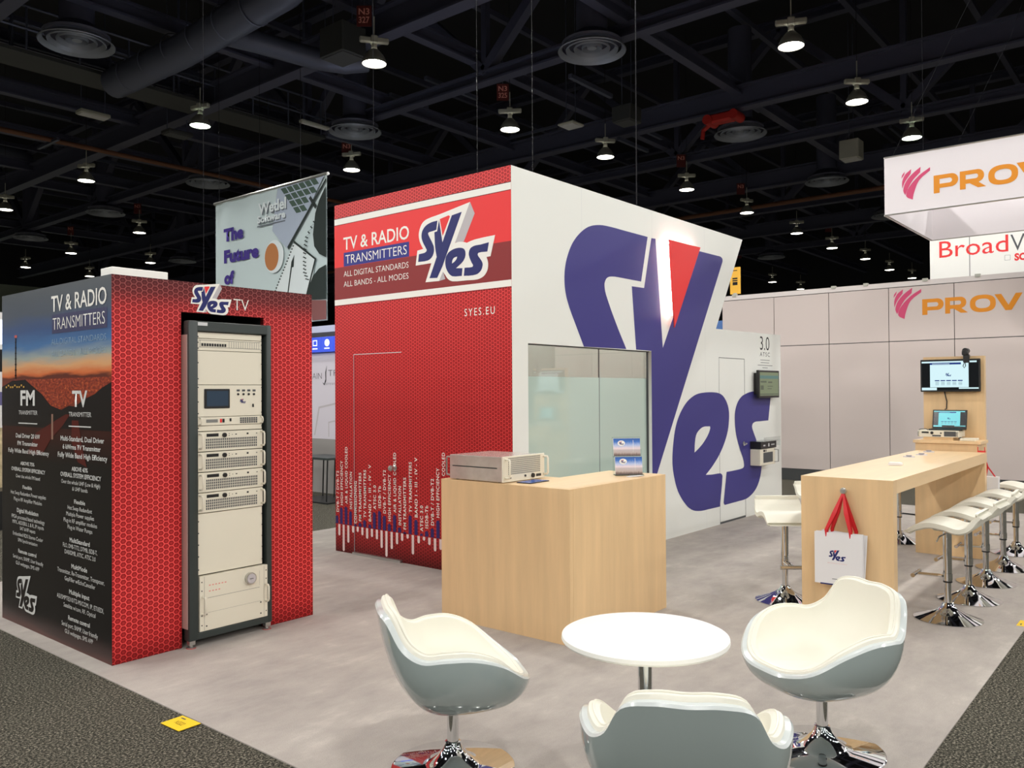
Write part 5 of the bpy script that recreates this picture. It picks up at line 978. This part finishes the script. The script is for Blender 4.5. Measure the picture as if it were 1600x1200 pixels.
def wide_letters(u, v, h):
    """the wide bold letters P R O V in cells of cap height h"""
    L = []
    bow = rrect(0.30, 0.27, 1.24, 1.0, 0.36); inn = rrect(0.30, 0.50, 0.93, 0.77, 0.13)
    L.append([[(0, 0), (0.30, 0), (0.30, 0.27)]+bow[1:-1]+[(0, 1.0)], inn])
    bow2 = rrect(0.30, 0.30, 1.26, 1.0, 0.34)
    L.append([[(1.32+0.94*x, y) for x, y in [(0, 0), (0.30, 0), (0.30, 0.28), (0.52, 0.28), (0.94, 0), (1.36, 0), (0.98, 0.29)]+bow2[4:-1]+[(0, 1.0)]], [(1.32+0.94*x, y) for x, y in rrect(0.30, 0.52, 0.95, 0.77, 0.12)]])
    L.append([sup(3.40, 0.5, 0.70, 0.53), sup(3.40, 0.5, 0.40, 0.29)])
    L.append([[(4.03, 1.0), (4.39, 1.0), (4.765, 0.32), (5.14, 1.0), (5.50, 1.0), (4.93, 0.0), (4.60, 0.0)]])
    return [[[(u+x*h, v+y*h) for x, y in p] for p in l] for l in L]
wq = Plane((PX, 0, 0), (0, -1, 0))
for p in SWOOSH: flat('logo_stroke', [[(-4.244+x, 2.991+y) for x, y in p]], wq, M['magenta'], g, 0.002)
for l in wide_letters(-3.772, 3.043, 0.277): flat('logo_letter', l, wq, M['orange'], g, 0.002)
rects('small_print', [(-1.66, 3.22, -1.62, 3.24)], wq, M['grille'], g, 0.002)
SX, SXB, SY, SYR, SZ0, SZ1 = 11.5, 13.9, 3.172, -1.2, 4.014, 4.769
g = thing('hanging_sign', 'white box sign hanging open-bottomed with magenta and orange logo', 'hanging sign', (12.7, 1.0, SZ0))
box('front_face', (SX, SYR, SZ0), (SX+0.03, SY, SZ1), M['fabric_white'], g); box('left_face', (SX+0.03, SY-0.03, SZ0), (SXB, SY, SZ1), M['fabric_white'], g)
box('rear_face', (SXB-0.03, SYR, SZ0), (SXB, SY-0.03, SZ1), M['fabric_white'], g); box('right_face', (SX+0.03, SYR, SZ0), (SXB-0.03, SYR+0.03, SZ1), M['fabric_white'], g)
b = MB()
for a, c in (((SX-.004, SYR, SZ0), (SX-.004, SY, SZ0)), ((SX, SY, SZ0), (SXB, SY, SZ0)), ((SXB, SY, SZ0), (SXB, SYR, SZ0)), ((SX, SY, SZ1), (SXB, SY, SZ1)), ((SX, SYR, SZ1), (SX, SY, SZ1))): b.cyl(a, c, 0.010, n=6)
b.build('frame_tube', M['alu'], g)
for x, y in ((SX+0.05, SY-0.08), (SXB-0.05, SY-0.08), (SX+0.05, 0.2)): MB().tube([(x, y, SZ1), (x+0.9, y-0.9, 7.2), (x+1.6, y-1.4, 9.3)], 0.002, 5).build('suspension_wire', M['wire'], g)
MB().tube([(SX+0.05, SY-0.46, SZ1), (SX+0.05, SY-0.46, 9.3)], 0.002, 5).build('suspension_wire', M['wire'], g)
sq = Plane((SX-0.001, 0, 0), (0, -1, 0)); kk = 0.405/0.547
for p in SWOOSH: flat('logo_stroke', [[(-2.962+x*kk, 4.172+y*kk) for x, y in p]], sq, M['magenta'], g, 0.002)
for l in wide_letters(-2.5815, 4.210, 0.225): flat('logo_letter', l, sq, M['orange'], g, 0.002)
g = thing('letter_wall', 'tall cream sign wall with red lettering behind the panel wall', 'stand wall', (17.5, 2, 0))
box('panel', (17.5, 3.335, 0), (17.56, 4.010, 5.25), M['white'], g); box('panel', (17.5, 0.6, 0), (17.56, 3.322, 5.25), M['white'], g); box('panel_gap', (17.52, 3.30, 0), (17.57, 3.35, 5.24), M['dark_box'], g)
lq = Plane((17.5, 0, 0), (0, -1, 0))
text('lettering', [('Broad', -3.845, 4.252, 1.15, 0.33, 0.0)], lq, M['red_print'], g, 0.002); text('lettering', [('W', -2.66, 4.245, 0.42, 0.33, -0.01)], lq, M['grille'], g, 0.002)
text('lettering', [('SO', -2.60, 4.075, 0.20, 0.125, 0.05)], lq, M['red_print'], g, 0.002)
rects('square_outline', [(-2.755, 4.09, -2.665, 4.094), (-2.755, 4.18, -2.665, 4.184), (-2.755, 4.09, -2.751, 4.184), (-2.669, 4.09, -2.665, 4.184)], lq, M['grille'], g, 0.002)
g = thing('yellow_sign', 'tall yellow card sign standing on top of the panel wall', 'sign', (PX+0.06, 7.28, 3.66))
box('card', (PX+0.05, 7.175, 3.70), (PX+0.065, 7.395, 4.245), M['amber'], g); box('stand_clip', (PX+0.03, 7.25, 3.655), (PX+0.085, 7.32, 3.72), M['ballast'], g)
yq = Plane((PX+0.05, 0, 0), (0, -1, 0)); rects('printed_lines', [(-7.33, 4.17, -7.24, 4.185), (-7.345, 4.0, -7.235, 4.03), (-7.345, 3.96, -7.235, 3.985), (-7.34, 3.88, -7.235, 3.945)], yq, M['black_print'], g, 0.001)
tag(box('blue_board', (17.5, 8.1, 0), (17.56, 9.4, 3.32), mat('sky_blue_board', (70, 110, 170), 0.5)), 'bright blue stand board glimpsed between white wall and panel wall', 'board')

# grey banner hanging above the left aisle
NBX = 11.0
g = thing('hanging_banner', 'large grey hanging banner reading The Future of with a desk picture', 'banner', (NBX, 16.3, 3.25))
b = MB(); ny = 36; nz = 14; V = []
for j in range(nz+1):
    row = []
    for i in range(ny+1):
        y = 18.46-(18.46-14.14)*i/ny; z = 3.27+(6.34-3.27)*j/nz
        row.append(b.bm.verts.new((NBX+0.022*math.sin(i*0.9+1.2*math.sin(i*0.37))*(0.3+0.7*j/nz)*max(0, 1-i/30), y, z)))
    V.append(row)
for j in range(nz):
    for i in range(ny): b.bm.faces.new((V[j][i], V[j][i+1], V[j+1][i+1], V[j+1][i]))
M['banner'] = mat('pale_grey_green_banner', (186, 200, 200), 0.7, spec=0.0)
b.build('fabric', M['banner'], g, True)
MB().cyl((NBX, 14.10, 6.36), (NBX, 18.50, 6.36), 0.04, n=8).build('top_pole', M['alu'], g)
for y in (15.05, 16.6, 18.3): MB().cyl((NBX, y, 6.38), (NBX, y, 13.59), 0.005, n=5).build('suspension_wire', M['wire'], g)
bq = Plane((NBX-0.03, 0, 0), (0, -1, 0)); PU = mat('violet_banner_print', (72, 60, 128), 0.6, spec=0.0)
text('lettering', [('The', -18.06, 5.40, 0.84, 0.285, 0.06), ('Future', -18.05, 4.885, 1.45, 0.285, 0.06), ('of', -18.04, 4.37, 0.42, 0.285, 0.06)], bq, PU, g, 0.0)
BM = lambda n, c: mat(n+'_banner_print', c, 0.7, spec=0.0)
DG, LG, DK = BM('grey', (104, 110, 116)), BM('light', (206, 214, 214)), BM('dark', (54, 60, 58))
def bflat(n, polys, m, off=0.0): return [flat(n, [p], bq, m, g, off) for p in polys][-1]
bflat('printed_laptop', [[(-15.86, 6.32), (-14.20, 6.32), (-15.28, 5.08), (-15.52, 4.94), (-15.80, 5.16), (-16.07, 5.40)]], BM('laptop', (160, 170, 184)), 0.0)
k0, k1, k2 = (-15.74, 6.29), (-14.46, 6.32), (-15.14, 5.64)
for i in range(6):
    for j in range(4):
        f = lambda a_, c_: (k0[0]+a_*(k1[0]-k0[0])+c_*(k2[0]-k0[0]), k0[1]+a_*(k1[1]-k0[1])+c_*(k2[1]-k0[1]))
        a0, c0_ = i/6, j/4
        if a0+c0_*0.92 < 0.93: bflat('printed_key', [[f(a0, c0_), f(a0+0.14, c0_), f(a0+0.14, c0_+0.21), f(a0, c0_+0.21)]], BM('key', (74, 90, 80)) if i+j == 0 else bpy.data.materials['key_banner_print'], 0.002)
text('lettering', [('Wetlel', -16.60, 5.84, 1.06, 0.25, 0.03), ('Software', -16.65, 5.64, 1.08, 0.16, 0.03)], Plane((NBX-0.03, -0.035, -0.03), (0, -1, 0)), DG, g, 0.003)
text('lettering', [('Wetlel', -16.60, 5.84, 1.06, 0.25, 0.03), ('Software', -16.65, 5.64, 1.08, 0.16, 0.03)], bq, LG, g, 0.005)
rects('printed_tagline', [(-16.65, 5.545, -15.57, 5.575)], bq, DG, g, 0.005)
bflat('printed_pad', [[(-15.26, 5.06), (-14.50, 4.58), (-14.86, 3.28), (-15.92, 3.28), (-15.90, 4.10)]], LG, 0.002)
bflat('printed_pad_edge', [[(-15.27, 5.09), (-14.47, 4.60), (-14.85, 3.70), (-14.90, 3.70), (-14.53, 4.59), (-15.27, 5.03)], [(-15.50, 4.97), (-14.14, 6.26), (-14.12, 6.22), (-15.46, 4.90)]], DK, 0.003)
bflat('printed_cup', [oval(-16.00, 4.81, 0.365, 0.37, 28)], LG, 0.003); bflat('printed_coffee', [oval(-16.09, 4.81, 0.265, 0.31, 28)], BM('coffee', (172, 116, 76)), 0.0045)
bflat('printed_pen', [[(-15.24, 4.77), (-15.27, 4.50), (-15.33, 4.50), (-15.46, 3.95), (-15.50, 3.95), (-15.37, 4.52), (-15.35, 4.62)]], DK, 0.005)
bflat('printed_dark_shape', [[(-14.14, 6.10), (-14.37, 5.82), (-14.50, 5.57), (-14.58, 5.13), (-14.54, 4.87), (-14.37, 4.69), (-14.14, 4.59)], [(-14.14, 4.44), (-14.38, 4.38), (-14.59, 4.24), (-14.72, 4.04), (-14.83, 3.84), (-14.70, 3.75), (-14.14, 3.72)], [(-14.50, 5.66), (-14.72, 5.92), (-14.66, 5.97), (-14.44, 5.72)]], DK, 0.004)
bflat('printed_hand', [[(-14.66, 3.73), (-14.14, 3.69), (-14.14, 3.29), (-14.62, 3.29)]], BM('rosy', (128, 86, 84)), 0.004)
bflat('printed_spiral', [[(-15.24-0.045*k-0.02, 5.04-0.062*k), (-15.24-0.045*k+0.03, 5.04-0.062*k), (-15.24-0.045*k+0.03, 5.01-0.062*k), (-15.24-0.045*k-0.02, 5.01-0.062*k)] for k in range(17)], DK, 0.006)
zz_ = [(-14.50, 5.42), (-14.78, 5.12), (-14.85, 4.88), (-14.86, 4.60), (-14.86, 4.36), (-14.74, 4.14)]
zg = []
for (xa, za), (xb, zb) in zip(zz_, zz_[1:]):
    for k in range(6): t = k/6; zg.append((xa+(xb-xa)*t+(0.055 if k % 2 else -0.055), za+(zb-za)*t))
bflat('printed_zigzag', [zg+[(x-0.03, y-0.015) for x, y in reversed(zg)]], DK, 0.006)

# stand glimpsed between the red block and the red wall
g = thing('backdrop_wall', 'white stand backdrop with brushed lettering in the gap behind the red walls', 'stand wall', (9.08, 12.0, 0))
box('upper_panel', (9.08, 10.9, 0.94), (9.14, 13.4, 2.44), mat('lilac_white_panel', (208, 202, 210), 0.5), g); box('lower_panel', (9.085, 10.9, 0.0), (9.135, 13.4, 0.938), mat('grey_panel', (150, 146, 142), 0.6), g)
gq = Plane((9.08, 0, 0), (0, -1, 0))
text('lettering', [('AIN', -12.10, 1.985, 0.26, 0.115, -0.02), ('TR', -11.66, 2.03, 0.26, 0.115, -0.02), ('Streaming', -11.75, 1.88, 0.42, 0.055, -0.02)], gq, M['black_print'], g, 0.002)
flat('brush_stroke', [[(-11.69, 2.22), (-11.74, 2.10), (-11.735, 1.98), (-11.77, 1.90), (-11.82, 1.93), (-11.77, 1.87), (-11.715, 1.95), (-11.715, 2.10)]], gq, M['black_print'], g, 0.002)
flat('printed_outline', [[(-12.06, 1.0), (-11.93, 1.50), (-11.40, 1.58), (-11.40, 1.55), (-11.90, 1.47), (-12.03, 1.0)], [(-11.66, 0.98), (-11.66, 1.24), (-11.40, 1.28), (-11.40, 1.26), (-11.64, 1.22), (-11.64, 0.98)]], gq, M['grey_print'], g, 0.002)
g = thing('light_header', 'blue glowing header panels above the white backdrop', 'light sign', (9.0, 12.0, 2.45))
for a, c in ((13.0, 12.43), (12.42, 12.085), (12.08, 11.765), (11.755, 11.42), (11.41, 11.05)): MB().box(9.0, c, 2.45, 9.06, a, 2.71, 0.004).build('header_panel', M['led_blue'], g)
hq = Plane((9.0, 0, 0), (0, -1, 0))
flat('screen_icon', [[(-11.98, 2.56), (-11.86, 2.56), (-11.86, 2.66), (-11.98, 2.66)], [(-11.965, 2.575), (-11.875, 2.575), (-11.875, 2.645), (-11.965, 2.645)]], hq, M['led_white'], g, 0.002)
flat('globe_icon', [oval(-11.585, 2.605, 0.065, 0.062)], hq, M['led_white'], g, 0.002)
rects('small_print', [(-11.99, 2.50, -11.85, 2.52), (-11.66, 2.50, -11.52, 2.52)], hq, M['led_white'], g, 0.002)
tag(MB().box(9.6, 10.5, 2.86, 13.0, 14.5, 2.98).box(9.62, 11.0, 0.0, 9.70, 11.08, 2.86).box(9.62, 13.4, 0, 9.70, 13.48, 2.86).build('canopy', mat('pale_blue_canopy', (190, 196, 214), 0.6)), 'pale flat canopy over the blue glowing header', 'canopy')
g = thing('black_table', 'low black table with thin steel legs in the gap', 'table', (8.45, 11.0, 0))
MB().box(8.2, 10.55, 0.68, 8.75, 11.36, 0.715, 0.004).build('table_top', M['rack_dark'], g)
for x in (8.25, 8.70):
    for y in (10.62, 11.0, 11.30): MB().tube([(x, y, 0.68), (x, y+0.03, 0.02)], 0.012).build('leg', M['black'], g)
MB().box(8.15, 10.5, 0.0, 8.8, 11.4, 0.02).build('black_floor_slab', M['black'], g)  # thin black slab flat on the floor below the table
g = thing('high_table', 'black high table edge carrying a green box in the gap', 'table', (8.3, 11.9, 0))
MB().box(8.05, 11.42, 1.02, 8.5, 12.3, 1.05, 0.004).build('table_top', M['black'], g); MB().cyl((8.28, 11.95, 0), (8.28, 11.95, 1.02), 0.04).lathe([(0.25, 0), (0.25, 0.012), (0.05, 0.04)], (8.28, 11.95, 0), 20).build('pillar', M['black'], g)
g = thing('green_box', 'small green and white box on the black high table', 'box', (8.2, 11.50, 1.05)); MB().box(8.12, 11.46, 1.05, 8.26, 11.70, 1.10).build('white_tray', M['white'], g); MB().box(8.13, 11.47, 1.10, 8.25, 11.69, 1.14).build('green_lid', mat('green_plastic', (60, 150, 96), 0.4), g)
# sliver of a stand at the left picture edge
g = thing('side_backdrop', 'printed stand backdrop cut by the left picture edge behind the dusk poster', 'stand wall', (3.4, 12.4, 0))
box('backdrop_panel', (1.4, 12.4, 0.0), (4.55, 12.46, 2.85), mat('white_backdrop', (214, 212, 210), 0.5), g)
kq = Plane((0, 12.4, 0), (1, 0, 0))
rects('dark_band', [(1.45, 2.05, 4.5, 2.35)], kq, M['black_print'], g, 0.002); rects('violet_band', [(1.45, 1.60, 4.5, 1.78)], kq, mat('violet_backdrop_print', (96, 90, 130), 0.5), g, 0.002)
rects('beige_picture', [(1.45, 0.35, 4.5, 1.30)], kq, grain('beige_backdrop_print', (180, 164, 132), 0.5, (1, 1, 2), 3.0, 0.25), g, 0.002); rects('light_strip', [(1.45, 2.42, 4.5, 2.75)], kq, M['led_white'], g, 0.002)
box('counter_foot', (3.9, 11.9, 0.0), (4.5, 12.39, 0.5), M['black'], g)
# floor markers
def marker(x, y, rz, label):
    g = thing('floor_marker', label, 'floor sticker', (x, y, 0.0)); rot = Matrix.Rotation(R(rz), 3, 'Z')
    MB().rbox((x, y, 0.0065), (0.125, 0.175, 0.003), rot).build('card', M['yellow'], g)
    pl = Plane((x, y, 0.0085), rot @ Vector((0, -1, 0)), rot @ Vector((1, 0, 0)))
    text('lettering', [('N3322', -0.035, -0.02, 0.07, 0.034, -0.01)], pl, M['black_print'], g, 0.0005); rects('small_print', [(-0.06, 0.035, -0.02, 0.045)], pl, M['grille'], g, 0.0005)
marker(2.262, 4.148, 2, 'yellow floor sticker on the dark carpet at lower left')
marker(7.13, 1.0, 90, 'yellow floor sticker on the dark carpet at the right edge')
bpy.context.view_layer.update()
